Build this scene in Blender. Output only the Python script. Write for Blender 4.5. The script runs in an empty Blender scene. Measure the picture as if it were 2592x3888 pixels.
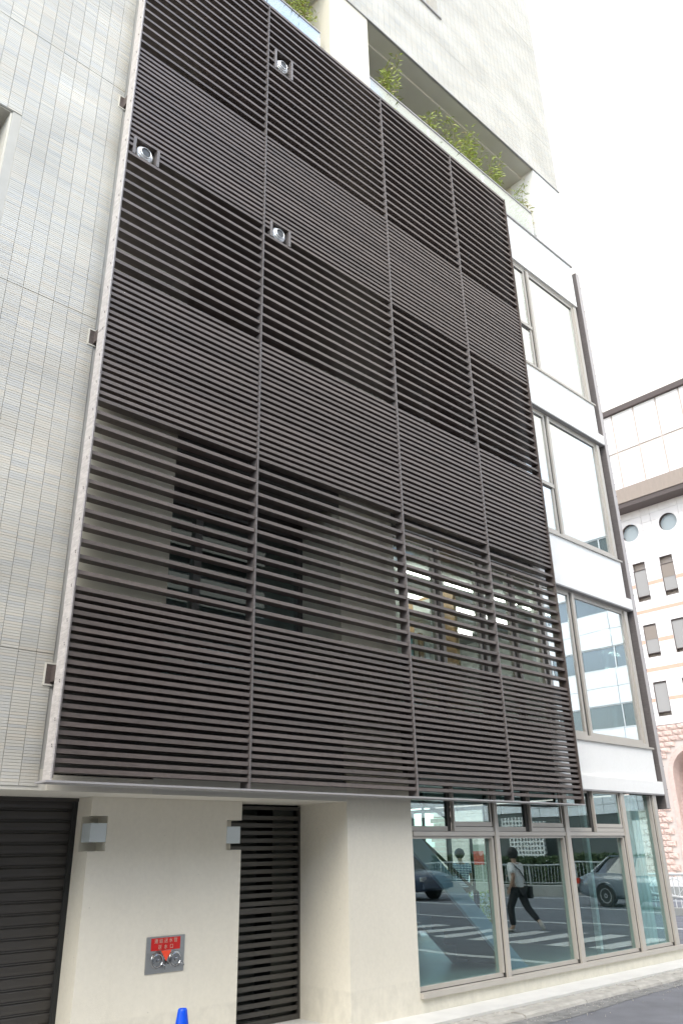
import bpy, bmesh, math, random
from mathutils import Vector, Matrix
random.seed(7)
R = math.radians
sc = bpy.context.scene
COL = sc.collection

# ------------------------------------------------------------------ camera
cam = bpy.data.cameras.new('camera')
camo = bpy.data.objects.new('camera', cam)
COL.objects.link(camo)
sc.camera = camo
_yaw, _pitch, _roll = R(46.78), R(23.40), R(1.19)
_F = Vector((math.cos(_yaw)*math.cos(_pitch), math.sin(_yaw)*math.cos(_pitch), math.sin(_pitch)))
_Rt = Vector((math.sin(_yaw), -math.cos(_yaw), 0))
_D = _F.cross(_Rt)
_r2 = _Rt*math.cos(_roll) + _D*math.sin(_roll)
_d2 = _D*math.cos(_roll) - _Rt*math.sin(_roll)
m3 = Matrix((_r2, -_d2, -_F)).transposed()
camo.matrix_world = Matrix.Translation((0, 0, 1.6)) @ m3.to_4x4()
cam.sensor_fit = 'VERTICAL'
cam.sensor_height = 36.0
cam.lens = 36.0*3000/3888
cam.clip_start = 0.05
cam.clip_end = 3000

# ------------------------------------------------------------------ world, sun, exposure
SUN = Vector((-0.60, -0.38, 0.70)).normalized()
w = bpy.data.worlds.new('World')
sc.world = w
w.use_nodes = True
wn, wl = w.node_tree.nodes, w.node_tree.links
sky = wn.new('ShaderNodeTexSky')
sky.sky_type = 'NISHITA'
sky.sun_disc = False
sky.sun_elevation = math.asin(SUN.z)
sky.sun_rotation = math.atan2(SUN.x, SUN.y)
sky.air_density = 1.0
sky.dust_density = 1.0
blue = wn.new('ShaderNodeMix'); blue.data_type = 'RGBA'; blue.blend_type = 'MULTIPLY'; blue.inputs[0].default_value = 1.0
wl.new(sky.outputs[0], blue.inputs[6]); blue.inputs[7].default_value = (2.3, 2.3, 2.3, 1)
# broken high overcast: even white cloud with a few thin blue gaps, all round the sky
tc = wn.new('ShaderNodeTexCoord')
cn_ = wn.new('ShaderNodeTexNoise'); cn_.inputs['Scale'].default_value = 2.3; cn_.inputs['Detail'].default_value = 5; cn_.inputs['Roughness'].default_value = .5
cmap = wn.new('ShaderNodeMapping'); cmap.inputs['Location'].default_value = (2.22, -2.71, 4.45)
wl.new(tc.outputs['Generated'], cmap.inputs[0]); wl.new(cmap.outputs[0], cn_.inputs[0])
cov = wn.new('ShaderNodeMapRange'); cov.inputs[1].default_value = .36; cov.inputs[2].default_value = .50; cov.inputs[3].default_value = .15; cov.inputs[4].default_value = 1.0
wl.new(cn_.outputs[0], cov.inputs[0])
hz = wn.new('ShaderNodeMix'); hz.data_type = 'RGBA'
wl.new(cov.outputs[0], hz.inputs[0])
wl.new(blue.outputs[2], hz.inputs[6]); hz.inputs[7].default_value = (3.0, 2.9, 2.68, 1)
wl.new(hz.outputs[2], wn['Background'].inputs[0])
wn['Background'].inputs[1].default_value = 0.15
sl = bpy.data.lights.new('sun', 'SUN')
sl.energy = 0.75
sl.angle = R(28)
sl.color = (1.0, 0.965, 0.91)
so = bpy.data.objects.new('sun', sl)
COL.objects.link(so)
so.rotation_euler = SUN.to_track_quat('Z', 'Y').to_euler()
so.location = SUN*60
sc.view_settings.view_transform = 'Standard'
sc.view_settings.look = 'None'
sc.view_settings.exposure = 1.77
sc.view_settings.gamma = 1.0
sc.view_settings.use_curve_mapping = False
sc.render.engine = 'CYCLES'
sc.cycles.max_bounces = 10
sc.cycles.transparent_max_bounces = 24
sc.cycles.glossy_bounces = 4
sc.cycles.use_denoising = True
sc.cycles.caustics_reflective = False
sc.cycles.caustics_refractive = False

# ------------------------------------------------------------------ materials
def new_mat(name):
    m = bpy.data.materials.new(name); m.use_nodes = True
    n = m.node_tree.nodes; l = m.node_tree.links
    return m, n, l, n['Principled BSDF']

def M(name, col, rough=0.6, metal=0.0, var=0.0, scale=8.0, bump=0.0, bscale=60.0, spec=0.5, coat=0.0, stretch=(1, 1, 1), bdist=0.01):
    m, n, l, p = new_mat(name)
    p.inputs['Base Color'].default_value = (*col, 1)
    p.inputs['Roughness'].default_value = rough
    p.inputs['Metallic'].default_value = metal
    p.inputs['Specular IOR Level'].default_value = spec
    p.inputs['Coat Weight'].default_value = coat
    geo = n.new('ShaderNodeNewGeometry')
    mp = n.new('ShaderNodeMapping'); mp.inputs['Scale'].default_value = stretch
    l.new(geo.outputs['Position'], mp.inputs[0])
    if var:
        nz = n.new('ShaderNodeTexNoise'); nz.inputs['Scale'].default_value = scale; nz.inputs['Detail'].default_value = 6
        l.new(mp.outputs[0], nz.inputs[0])
        mr = n.new('ShaderNodeMapRange'); mr.inputs[1].default_value = .25; mr.inputs[2].default_value = .75
        mr.inputs[3].default_value = 1-var; mr.inputs[4].default_value = 1+var
        l.new(nz.outputs[0], mr.inputs[0])
        hs = n.new('ShaderNodeHueSaturation'); hs.inputs['Color'].default_value = (*col, 1)
        l.new(mr.outputs[0], hs.inputs['Value']); l.new(hs.outputs[0], p.inputs['Base Color'])
        rr = n.new('ShaderNodeMapRange'); rr.inputs[3].default_value = max(.02, rough-.08); rr.inputs[4].default_value = min(1, rough+.08)
        l.new(nz.outputs[0], rr.inputs[0]); l.new(rr.outputs[0], p.inputs['Roughness'])
    if bump:
        nb = n.new('ShaderNodeTexNoise'); nb.inputs['Scale'].default_value = bscale; nb.inputs['Detail'].default_value = 4
        l.new(geo.outputs['Position'], nb.inputs[0])
        b = n.new('ShaderNodeBump'); b.inputs['Strength'].default_value = bump; b.inputs['Distance'].default_value = bdist
        l.new(nb.outputs[0], b.inputs['Height']); l.new(b.outputs[0], p.inputs['Normal'])
    return m

def wall_mat(name, col, amt=1.0):
    m, n, l, p = new_mat(name)
    geo = n.new('ShaderNodeNewGeometry')
    def noise(scale, stretch, det=5, rough=.6):
        mp = n.new('ShaderNodeMapping'); mp.inputs['Scale'].default_value = stretch
        l.new(geo.outputs['Position'], mp.inputs[0])
        q = n.new('ShaderNodeTexNoise'); q.inputs['Scale'].default_value = scale; q.inputs['Detail'].default_value = det; q.inputs['Roughness'].default_value = rough
        l.new(mp.outputs[0], q.inputs[0]); return q.outputs[0]
    def mr(src, a, b, c, d):
        q = n.new('ShaderNodeMapRange'); q.inputs[1].default_value = a; q.inputs[2].default_value = b; q.inputs[3].default_value = c; q.inputs[4].default_value = d
        l.new(src, q.inputs[0]); return q.outputs[0]
    def mul(a, b):
        q = n.new('ShaderNodeMath'); q.operation = 'MULTIPLY'; l.new(a, q.inputs[0]); l.new(b, q.inputs[1]); return q.outputs[0]
    patch = mr(noise(1.1, (1, 1, 1)), .3, .7, 1-.03*amt, 1+.02*amt)
    runs = mr(noise(3.0, (2.2, 2.2, .18), 6, .7), .54, .80, 1.0, 1-.05*amt)
    mott = mr(noise(26, (1, 1, 1), 4), .3, .7, 1-.025*amt, 1+.025*amt)
    vz = n.new('ShaderNodeTexVoronoi'); vz.inputs['Scale'].default_value = 7.5
    l.new(geo.outputs['Position'], vz.inputs[0])
    pin = mr(vz.outputs['Distance'], .03, .05, 1-.22*amt, 1.0)
    sep = n.new('ShaderNodeSeparateXYZ'); l.new(geo.outputs['Position'], sep.inputs[0])
    hgt = mr(sep.outputs['Z'], .0, .32, .0, 1.0)
    dn = mr(noise(9, (1, 1, .7), 5), .35, .62, 1-.09*amt, 1.0)
    dm = n.new('ShaderNodeMath'); dm.operation = 'MAXIMUM'; l.new(hgt, dm.inputs[0]); l.new(dn, dm.inputs[1])   # splash dirt just above the ground
    v = mul(mul(mul(patch, runs), mul(mott, pin)), dm.outputs[0])
    hs = n.new('ShaderNodeHueSaturation'); hs.inputs['Color'].default_value = (*col, 1); l.new(v, hs.inputs['Value'])
    l.new(hs.outputs[0], p.inputs['Base Color'])
    p.inputs['Roughness'].default_value = .82
    b = n.new('ShaderNodeBump'); b.inputs['Strength'].default_value = .35; b.inputs['Distance'].default_value = .004
    l.new(noise(150, (1, 1, 1), 3), b.inputs['Height']); l.new(b.outputs[0], p.inputs['Normal'])
    return m

def glass(name, r0=.04, tint=(.8, .88, .86), rough=0.0, wob=0.0):
    m, n, l, p = new_mat(name)
    n.remove(p)
    # reflectance of one face (same from both sides): r0 + (1-r0)(1-cos)^5
    geo0 = n.new('ShaderNodeNewGeometry')
    dt = n.new('ShaderNodeVectorMath'); dt.operation = 'DOT_PRODUCT'
    l.new(geo0.outputs['Incoming'], dt.inputs[0]); l.new(geo0.outputs['Normal'], dt.inputs[1])
    ab = n.new('ShaderNodeMath'); ab.operation = 'ABSOLUTE'; l.new(dt.outputs['Value'], ab.inputs[0])
    om = n.new('ShaderNodeMath'); om.operation = 'SUBTRACT'; om.use_clamp = True; om.inputs[0].default_value = 1.0; l.new(ab.outputs[0], om.inputs[1])
    pw = n.new('ShaderNodeMath'); pw.operation = 'POWER'; pw.inputs[1].default_value = 5.0; l.new(om.outputs[0], pw.inputs[0])
    fr = n.new('ShaderNodeMath'); fr.operation = 'MULTIPLY_ADD'; fr.inputs[1].default_value = 1-r0; fr.inputs[2].default_value = r0
    l.new(pw.outputs[0], fr.inputs[0])
    tr = n.new('ShaderNodeBsdfTransparent'); tr.inputs[0].default_value = (*tint, 1)
    gl = n.new('ShaderNodeBsdfGlossy'); gl.inputs['Roughness'].default_value = rough; gl.inputs['Color'].default_value = (.95, 1, 1, 1)
    mx = n.new('ShaderNodeMixShader')
    l.new(fr.outputs[0], mx.inputs[0]); l.new(tr.outputs[0], mx.inputs[1]); l.new(gl.outputs[0], mx.inputs[2])
    l.new(mx.outputs[0], n['Material Output'].inputs[0])
    if wob:
        geo = n.new('ShaderNodeNewGeometry')
        nb = n.new('ShaderNodeTexNoise'); nb.inputs['Scale'].default_value = 1.1; nb.inputs['Detail'].default_value = 0
        l.new(geo.outputs['Position'], nb.inputs[0])
        b = n.new('ShaderNodeBump'); b.inputs['Strength'].default_value = wob; b.inputs['Distance'].default_value = .004
        l.new(nb.outputs[0], b.inputs['Height']); l.new(b.outputs[0], gl.inputs['Normal'])
    return m

def emit(name, col, s):
    m, n, l, p = new_mat(name)
    p.inputs['Base Color'].default_value = (*col, 1)
    p.inputs['Emission Color'].default_value = (*col, 1)
    p.inputs['Emission Strength'].default_value = s
    return m

TW, TH = 0.1585, 0.0252           # wall tile module
TX0, TZ0 = 2.0585, 2.163
def tile_mat():
    m, n, l, p = new_mat('glazed_strip_tile')
    geo = n.new('ShaderNodeNewGeometry')
    ad = n.new('ShaderNodeVectorMath'); ad.operation = 'ADD'; ad.inputs[1].default_value = (-TX0+100*TW, 0.0, -TZ0+100*TH)
    l.new(geo.outputs['Position'], ad.inputs[0])
    dv = n.new('ShaderNodeVectorMath'); dv.operation = 'MULTIPLY'; dv.inputs[1].default_value = (1/TW, 0, 1/TH)
    l.new(ad.outputs[0], dv.inputs[0])
    fl = n.new('ShaderNodeVectorMath'); fl.operation = 'FLOOR'
    l.new(dv.outputs[0], fl.inputs[0])
    wnz = n.new('ShaderNodeTexWhiteNoise'); l.new(fl.outputs[0], wnz.inputs[0])
    cr = n.new('ShaderNodeValToRGB')
    el = cr.color_ramp.elements
    el[0].position = 0; el[0].color = (.585, .585, .555, 1)
    el[1].position = 1; el[1].color = (.66, .62, .54, 1)
    for pos, c in ((.25, (.635, .625, .575)), (.5, (.67, .645, .57)), (.72, (.645, .63, .565)), (.88, (.69, .65, .56))):
        e = el.new(pos); e.color = (*c, 1)
    l.new(wnz.outputs[0], cr.inputs[0])
    # kiln batches: bigger areas with a common tone
    nz = n.new('ShaderNodeTexNoise'); nz.inputs['Scale'].default_value = .9; nz.inputs['Detail'].default_value = 3
    mp = n.new('ShaderNodeMapping'); mp.inputs['Scale'].default_value = (.16, 1, .045)
    l.new(fl.outputs[0], mp.inputs[0]); l.new(mp.outputs[0], nz.inputs[0])
    mr = n.new('ShaderNodeMapRange'); mr.inputs[1].default_value = .3; mr.inputs[2].default_value = .7; mr.inputs[3].default_value = .71; mr.inputs[4].default_value = .985
    l.new(nz.outputs[0], mr.inputs[0])
    hs = n.new('ShaderNodeHueSaturation'); l.new(cr.outputs[0], hs.inputs['Color']); l.new(mr.outputs[0], hs.inputs['Value'])
    l.new(hs.outputs[0], p.inputs['Base Color'])
    p.inputs['Roughness'].default_value = .32
    nb = n.new('ShaderNodeTexNoise'); nb.inputs['Scale'].default_value = 45
    l.new(geo.outputs['Position'], nb.inputs[0])
    b = n.new('ShaderNodeBump'); b.inputs['Strength'].default_value = .25; b.inputs['Distance'].default_value = .004
    l.new(nb.outputs[0], b.inputs['Height']); l.new(b.outputs[0], p.inputs['Normal'])
    return m

def paint_mat(name, col, specks=True):
    # baked metallic paint, slightly streaky, a few white drips and specks
    m, n, l, p = new_mat(name)
    geo = n.new('ShaderNodeNewGeometry')
    mp = n.new('ShaderNodeMapping'); mp.inputs['Scale'].default_value = (1.0, 1, 5)
    l.new(geo.outputs['Position'], mp.inputs[0])
    nz = n.new('ShaderNodeTexNoise'); nz.inputs['Scale'].default_value = 9; nz.inputs['Detail'].default_value = 8; nz.inputs['Roughness'].default_value = .7
    l.new(mp.outputs[0], nz.inputs[0])
    mr = n.new('ShaderNodeMapRange'); mr.inputs[1].default_value = .3; mr.inputs[2].default_value = .7; mr.inputs[3].default_value = .74; mr.inputs[4].default_value = 1.28
    l.new(nz.outputs[0], mr.inputs[0])
    hs = n.new('ShaderNodeHueSaturation'); hs.inputs['Color'].default_value = (*col, 1); l.new(mr.outputs[0], hs.inputs['Value'])
    oi = n.new('ShaderNodeObjectInfo')
    orr = n.new('ShaderNodeMapRange'); orr.inputs[3].default_value = .82; orr.inputs[4].default_value = 1.2
    l.new(oi.outputs['Random'], orr.inputs[0])
    h2 = n.new('ShaderNodeHueSaturation'); l.new(hs.outputs[0], h2.inputs['Color']); l.new(orr.outputs[0], h2.inputs['Value'])
    out = h2.outputs[0]
    if specks:
        vz = n.new('ShaderNodeTexVoronoi'); vz.inputs['Scale'].default_value = 9
        l.new(geo.outputs['Position'], vz.inputs[0])
        lt = n.new('ShaderNodeMath'); lt.operation = 'LESS_THAN'; lt.inputs[1].default_value = .045
        l.new(vz.outputs['Distance'], lt.inputs[0])
        n2 = n.new('ShaderNodeTexNoise'); n2.inputs['Scale'].default_value = 1.3
        l.new(geo.outputs['Position'], n2.inputs[0])
        gt = n.new('ShaderNodeMath'); gt.operation = 'GREATER_THAN'; gt.inputs[1].default_value = .62
        l.new(n2.outputs[0], gt.inputs[0])
        mu = n.new('ShaderNodeMath'); mu.operation = 'MULTIPLY'; l.new(lt.outputs[0], mu.inputs[0]); l.new(gt.outputs[0], mu.inputs[1])
        mx = n.new('ShaderNodeMix'); mx.data_type = 'RGBA'; mx.inputs[7].default_value = (.5, .48, .42, 1)
        l.new(mu.outputs[0], mx.inputs[0]); l.new(out, mx.inputs[6]); out = mx.outputs[2]
    l.new(out, p.inputs['Base Color'])
    p.inputs['Roughness'].default_value = .42
    p.inputs['Specular IOR Level'].default_value = .75
    return m

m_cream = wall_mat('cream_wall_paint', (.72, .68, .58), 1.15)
m_back = M('cream_wall_painted_shade', (.46, .44, .355), .85, var=.05, scale=3)  # same cream paint, with the shade behind the louvres put into the colour
m_spand_shade = M('dark_spandrel_and_wall_shade', (.05, .05, .046), .6, var=.08)  # dark panels; on the plain wall it puts slat shade into the colour
m_white = wall_mat('off_white_fascia_paint', (.82, .815, .79), .8)
m_plinth = wall_mat('pale_plinth_render', (.72, .69, .59), 1.1)
m_soffit = M('soffit_paint', (.66, .635, .56), .85, var=.03, scale=3)
m_grout = M('tile_grout', (.50, .49, .455), .9, var=.05, scale=6)
m_tile = tile_mat()
m_slat = paint_mat('dark_brown_louvre_paint', (.104, .082, .073))
m_plate = paint_mat('light_brown_side_plate_paint', (.45, .42, .40), specks=False)
m_mull = paint_mat('brown_grey_mullion_paint', (.15, .134, .130), specks=False)
m_flange = M('grey_steel_flange', (.36, .35, .35), .5, var=.06, scale=5)
m_alu = M('bronze_aluminium_frame', (.46, .43, .385), .42, var=.04, scale=4, spec=.6)
m_alud = M('dark_frame_gasket', (.05, .048, .045), .5)
m_shut = M('dark_brown_shutter', (.042, .038, .034), .42, var=.10, scale=3, stretch=(1, 1, 3))
m_gate = M('dark_gate_steel', (.058, .054, .048), .5, var=.10, scale=4)
m_dark = M('dark_void', (.02, .021, .02), .9)
m_steel = M('brushed_stainless', (.40, .41, .42), .34, metal=.9, var=.05, scale=3, stretch=(1, 1, 30))
m_chrome = M('polished_chrome', (.36, .37, .385), .24, metal=1.0)
m_alucap = M('spun_aluminium', (.86, .87, .89), .38, metal=.75)
m_red = M('red_sign_enamel', (.55, .012, .010), .35)
m_orange = M('orange_red_plastic', (.85, .075, .03), .4)
m_ink = M('sign_lettering', (.55, .38, .30), .5)
m_lamp = M('white_lamp_cover', (.60, .66, .68), .35)
m_blue = M('blue_cone_plastic', (.0, .085, .75), .42, var=.06, scale=8)
m_black = M('black_metal', (.025, .025, .027), .45)
m_asph = M('asphalt', (.165, .170, .188), .88, var=.22, scale=2.2, bump=.6, bscale=220, bdist=.006)
m_kerb = M('worn_concrete_kerb', (.40, .385, .35), .9, var=.22, scale=7, bump=.5, bscale=50)
m_pave = M('pale_concrete_pavement', (.62, .615, .585), .88, var=.08, scale=3, bump=.3, bscale=90)
m_mark = M('white_road_paint', (.72, .72, .70), .7, var=.12, scale=6)
m_leaf = M('bamboo_leaf', (.36, .43, .09), .55, var=.35, scale=14)
m_leafd = M('dry_bamboo_leaf', (.48, .40, .18), .6, var=.2, scale=10)
m_culm = M('bamboo_culm', (.16, .15, .05), .6)
m_hedge = M('hedge_leaf', (.055, .085, .025), .65, var=.4, scale=9)
m_glass = glass('window_glass', .16, (.78, .93, .93), wob=.35)
m_glassd = glass('plain_window_glass', .025, (.86, .93, .92))
m_glassu = glass('coated_window_glass', .72, (.62, .68, .68), wob=.25)
m_rail = glass('balustrade_glass', .45, (.80, .87, .86), wob=.6)
m_int = M('room_plaster', (.72, .72, .68), .9, var=.05)
m_slab = M('grey_ceiling', (.26, .27, .265), .8, var=.05)
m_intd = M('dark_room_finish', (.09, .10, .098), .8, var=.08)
m_floor = M('pale_lobby_floor', (.66, .62, .52), .5, var=.06, scale=3)
m_stair = M('blue_grey_stair_steel', (.30, .38, .48), .5, var=.06, scale=3)
m_staird = M('dark_stair_tread', (.045, .052, .058), .6)
m_tube = emit('fluorescent_tube', (1, .95, .85), 8.0)
m_cab = M('cream_cabinet', (.55, .48, .36), .6, var=.06, scale=3)
m_teal = M('teal_board', (.22, .38, .36), .6)
m_wood = M('light_wood_panel', (.48, .30, .15), .55, var=.15, scale=3, stretch=(1, 1, 6))
m_curt = M('sheer_white_curtain', (.72, .78, .80), .9)
m_pink = M('pink_stone', (.56, .42, .37), .9, var=.12, scale=2.2, bump=1.0, bscale=7, bdist=.05)
m_pinkm = M('pale_mortar', (.55, .48, .44), .95)
m_panel = M('pale_pink_wall_panel', (.74, .70, .685), .75, var=.04, scale=2)
m_salmon = M('salmon_band_tile', (.62, .37, .28), .7, var=.06, scale=3)
m_cornice = M('beige_cornice', (.30, .245, .205), .6, var=.06, scale=2, stretch=(1, 4, 1))
m_brownrail = M('brown_roof_rail', (.085, .065, .060), .6)
m_wglass = M('far_window_glass', (.30, .29, .285), .12, spec=.8)
m_bluglass = M('round_window_glass', (.38, .44, .47), .1, spec=.8)
m_off = M('grey_facade_panel', (.66, .68, .70), .6, var=.03, scale=1)
m_offw = M('dark_office_glass', (.05, .075, .078), .10, spec=.8)
m_offf = M('pale_office_frame', (.55, .57, .58), .5)
m_conc = M('grey_concrete', (.33, .33, .31), .9, var=.12, scale=2)
m_lat = M('white_lattice_block', (.58, .59, .57), .85)
m_fence = M('white_guard_fence', (.68, .68, .66), .5)
m_fgrey = M('galvanised_fence', (.33, .35, .35), .5)
m_banner = M('orange_banner_cloth', (.80, .30, .06), .8, var=.1, scale=3)
m_pinkflag = M('pink_banner_cloth', (.80, .25, .40), .8)
m_signw = M('white_sign_board', (.75, .76, .74), .6)
m_carpt = M('blue_grey_car_paint', (.16, .19, .22), .28, coat=.6)
m_carpd = M('dark_blue_car_paint', (.035, .055, .10), .25, coat=.8)
m_carg = M('car_glass', (.02, .024, .026), .06, spec=.8)
m_tyre = M('tyre_rubber', (.022, .022, .022), .85)
m_rim = M('alloy_rim', (.42, .43, .44), .35, metal=.7)
m_tail = M('tail_light_plastic', (.6, .05, .02), .3)
m_skin = M('skin', (.50, .32, .23), .6)
m_hair = M('black_hair', (.014, .012, .012), .55)
m_shirt = M('white_cotton_shirt', (.80, .80, .78), .9, var=.04, scale=12)
m_pants = M('black_trousers', (.022, .023, .027), .9)
m_shoe = M('white_sneaker', (.55, .54, .50), .7)

# ------------------------------------------------------------------ mesh helpers
def bx(bm, x0, x1, y0, y1, z0, z1):
    if x1 < x0: x0, x1 = x1, x0
    if y1 < y0: y0, y1 = y1, y0
    if z1 < z0: z0, z1 = z1, z0
    v = [bm.verts.new(p) for p in ((x0, y0, z0), (x1, y0, z0), (x1, y1, z0), (x0, y1, z0), (x0, y0, z1), (x1, y0, z1), (x1, y1, z1), (x0, y1, z1))]
    for f in ((0, 3, 2, 1), (4, 5, 6, 7), (0, 1, 5, 4), (1, 2, 6, 5), (2, 3, 7, 6), (3, 0, 4, 7)):
        bm.faces.new([v[i] for i in f])
    return v

def boxes(*bs):
    bm = bmesh.new()
    for b in bs: bx(bm, *b)
    return bm

def bevelled(b, w=.004, seg=1):
    bm = boxes(b)
    bmesh.ops.bevel(bm, geom=bm.edges[:], offset=w, segments=seg, affect='EDGES', profile=.7)
    return bm

def mesh_of(name, bm, mat, smooth=False):
    me = bpy.data.meshes.new(name)
    bm.normal_update(); bm.to_mesh(me); bm.free()
    mats = mat if isinstance(mat, (list, tuple)) else [mat]
    for q in mats: me.materials.append(q)
    if smooth:
        me.polygons.foreach_set('use_smooth', [True]*len(me.polygons))
    return me

def ob(name, me, parent=None, loc=None):
    o = bpy.data.objects.new(name, me)
    COL.objects.link(o)
    if parent is not None: o.parent = parent
    if loc is not None: o.location = loc
    return o

def obj(name, bm, mat, parent=None, loc=None, smooth=False):
    return ob(name, mesh_of(name, bm, mat, smooth), parent, loc)

def tag(o, label=None, cat=None, group=None, kind=None):
    if label: o['label'] = label
    if cat: o['category'] = cat
    if group: o['group'] = group
    if kind: o['kind'] = kind
    return o

def thing(name, label, cat, loc=(0, 0, 0), group=None, rz=0):
    o = bpy.data.objects.new(name, None); COL.objects.link(o)
    o.empty_display_size = .2
    o.location = loc; o.rotation_euler = (0, 0, rz)
    return tag(o, label, cat, group)

def tube(bm, pts, r, seg=8, cap=True):
    pts = [Vector(p) for p in pts]
    rings = []
    n = len(pts)
    rr = r if isinstance(r, (list, tuple)) else [r]*n
    up = None
    for i, p in enumerate(pts):
        if i == 0: t = pts[1]-p
        elif i == n-1: t = p-pts[i-1]
        else: t = (pts[i+1]-p).normalized()+(p-pts[i-1]).normalized()
        t.normalize()
        a = Vector((0, 0, 1)) if abs(t.z) < .9 else Vector((1, 0, 0))
        u = t.cross(a).normalized(); v = t.cross(u)
        rings.append([bm.verts.new(p+(u*math.cos(2*math.pi*k/seg)+v*math.sin(2*math.pi*k/seg))*rr[i]) for k in range(seg)])
    for i in range(n-1):
        for k in range(seg):
            bm.faces.new((rings[i][k], rings[i][(k+1) % seg], rings[i+1][(k+1) % seg], rings[i+1][k]))
    if cap:
        bm.faces.new(rings[0][::-1]); bm.faces.new(rings[-1])
    return rings

def pane_obj(b, mat, parent, j=.0022, base=(0, 0, 0)):
    # a pane set very slightly out of true, as glazing is
    c = ((b[0]+b[1])/2, (b[2]+b[3])/2, (b[4]+b[5])/2)
    o = obj('glass_pane', boxes((b[0]-c[0], b[1]-c[0], b[2]-c[1], b[3]-c[1], b[4]-c[2], b[5]-c[2])), mat, parent, c)
    o.rotation_euler = (random.uniform(-j, j), 0, random.uniform(-j, j))
    return o

def lathe(bm, prof, axis='Y', seg=32, c=(0, 0, 0), cap=True):
    # prof: (radius, offset along the axis)
    rings = []
    for r, h in prof:
        ring = []
        for k in range(seg):
            a = 2*math.pi*k/seg
            if axis == 'Y': p = (c[0]+r*math.cos(a), c[1]+h, c[2]+r*math.sin(a))
            elif axis == 'Z': p = (c[0]+r*math.cos(a), c[1]+r*math.sin(a), c[2]+h)
            else: p = (c[0]+h, c[1]+r*math.cos(a), c[2]+r*math.sin(a))
            ring.append(bm.verts.new(p))
        rings.append(ring)
    for i in range(len(rings)-1):
        for k in range(seg):
            bm.faces.new((rings[i][k], rings[i][(k+1) % seg], rings[i+1][(k+1) % seg], rings[i+1][k]))
    if cap:
        bm.faces.new(rings[0]); bm.faces.new(rings[-1][::-1])
    bmesh.ops.recalc_face_normals(bm, faces=bm.faces[:])

def text_mesh(name, body, size, mat, parent, loc, rot, align='CENTER', ext=.0006):
    cu = bpy.data.curves.new(name, 'FONT')
    cu.body = body; cu.size = size; cu.align_x = align; cu.align_y = 'CENTER'; cu.extrude = ext
    t = bpy.data.objects.new(name+'_src', cu); COL.objects.link(t)
    bpy.context.view_layer.update()
    dg = bpy.context.evaluated_depsgraph_get()
    me = bpy.data.meshes.new_from_object(t.evaluated_get(dg))
    bpy.data.objects.remove(t, do_unlink=True)
    me.materials.clear(); me.materials.append(mat)
    o = ob(name, me, parent, loc); o.rotation_euler = rot
    return o

# ================================================================== SETTING
YW = 6.78                                    # main wall plane
def struct(name, bm, mat, smooth=False):
    return tag(obj(name, bm, mat, smooth=smooth), kind='structure')

struct('ground', boxes((-120, 400, -400, 400, -.42, -.30)), m_asph)
struct('side_street', boxes((-60, 14.0, -4.6, 6.00, -.30, -.05)), m_asph)
struct('avenue', boxes((14.0, 29.0, -120, 120, -.30, -.051)), m_asph)
struct('far_pavement', boxes((29.2, 40.0, -120, 120, -.30, .30)), m_pave)
struct('far_kerb', boxes((28.98, 29.2, -120, 120, -.28, .34)), m_conc)
struct('near_pavement', boxes((-60, 3.2, 5.98, 7.56, -.28, -.004), (3.2, 14.35, 6.33, 6.775, -.28, -.004), (3.2, 7.4, 6.775, 8.4, -.28, -.004), (13.75, 14.35, 6.775, 40, -.28, -.004)), m_pave)
struct('interior_ground', boxes((7.4, 13.7, 6.9, 12.4, -.2, .06)), m_floor)

# worn kerb: a run of separate stones along a slightly wavering line
def kerb_y(x):
    return 6.06 - .035*math.sin((x-7.2)*.75) + .02*math.sin(x*2.1)
kb = bmesh.new()
struct_k = struct('kerb', boxes((3.2, 14.3, 6.05, 6.30, -.28, -.05)), m_kerb)
x = 3.25
while x < 14.2:
    L = .58+random.random()*.06
    bm = bmesh.new()
    N = 5
    prof = [(0.0, -.14), (0.0, -.055), (.012, -.022), (.045, -.006), (.16, -.002), (.20, -.012), (.20, -.14)]
    rows = []
    dz = random.uniform(-.006, .006); dy = random.uniform(-.008, .008)
    for i in range(N+1):
        xx = x+(L-.008)*i/N
        rows.append([bm.verts.new((xx, kerb_y(xx)-.10+dy+a+random.uniform(-.004, .004), b+dz+random.uniform(-.004, .004))) for a, b in prof])
    for i in range(N):
        for k in range(len(prof)-1):
            bm.faces.new((rows[i][k], rows[i+1][k], rows[i+1][k+1], rows[i][k+1]))
    bm.faces.new(rows[0]); bm.faces.new(rows[-1][::-1])
    bmesh.ops.recalc_face_normals(bm, faces=bm.faces[:])
    obj('kerb_stone', bm, m_kerb, struct_k, smooth=False)
    x += L
# broken mortar strip between kerb and the pale ledge
bm = bmesh.new()
xs = [3.3+i*.035 for i in range(int(11.0/.035))]
rowa = []
for i, xx in enumerate(xs):
    e0 = kerb_y(xx)+.09+random.uniform(-.012, .012)
    e1 = kerb_y(xx)+.17+random.uniform(-.02, .02)+.02*math.sin(xx*5)
    e2 = 6.325
    rowa.append([bm.verts.new((xx, e0, -.012+random.uniform(-.006, .004))), bm.verts.new((xx, (e0+e1)/2, -.004+random.uniform(-.006, .006))),
                 bm.verts.new((xx, e1, -.002+random.uniform(-.01, .006))), bm.verts.new((xx, e1+.012, -.035+random.uniform(-.012, .012))), bm.verts.new((xx, max(e1+.02, e2-.006), -.04)), bm.verts.new((xx, e2, -.03))])
for i in range(len(rowa)-1):
    for k in range(5):
        bm.faces.new((rowa[i][k], rowa[i+1][k], rowa[i+1][k+1], rowa[i][k+1]))
bmesh.ops.recalc_face_normals(bm, faces=bm.faces[:])
struct('mortar_strip', bm, m_kerb)
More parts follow.
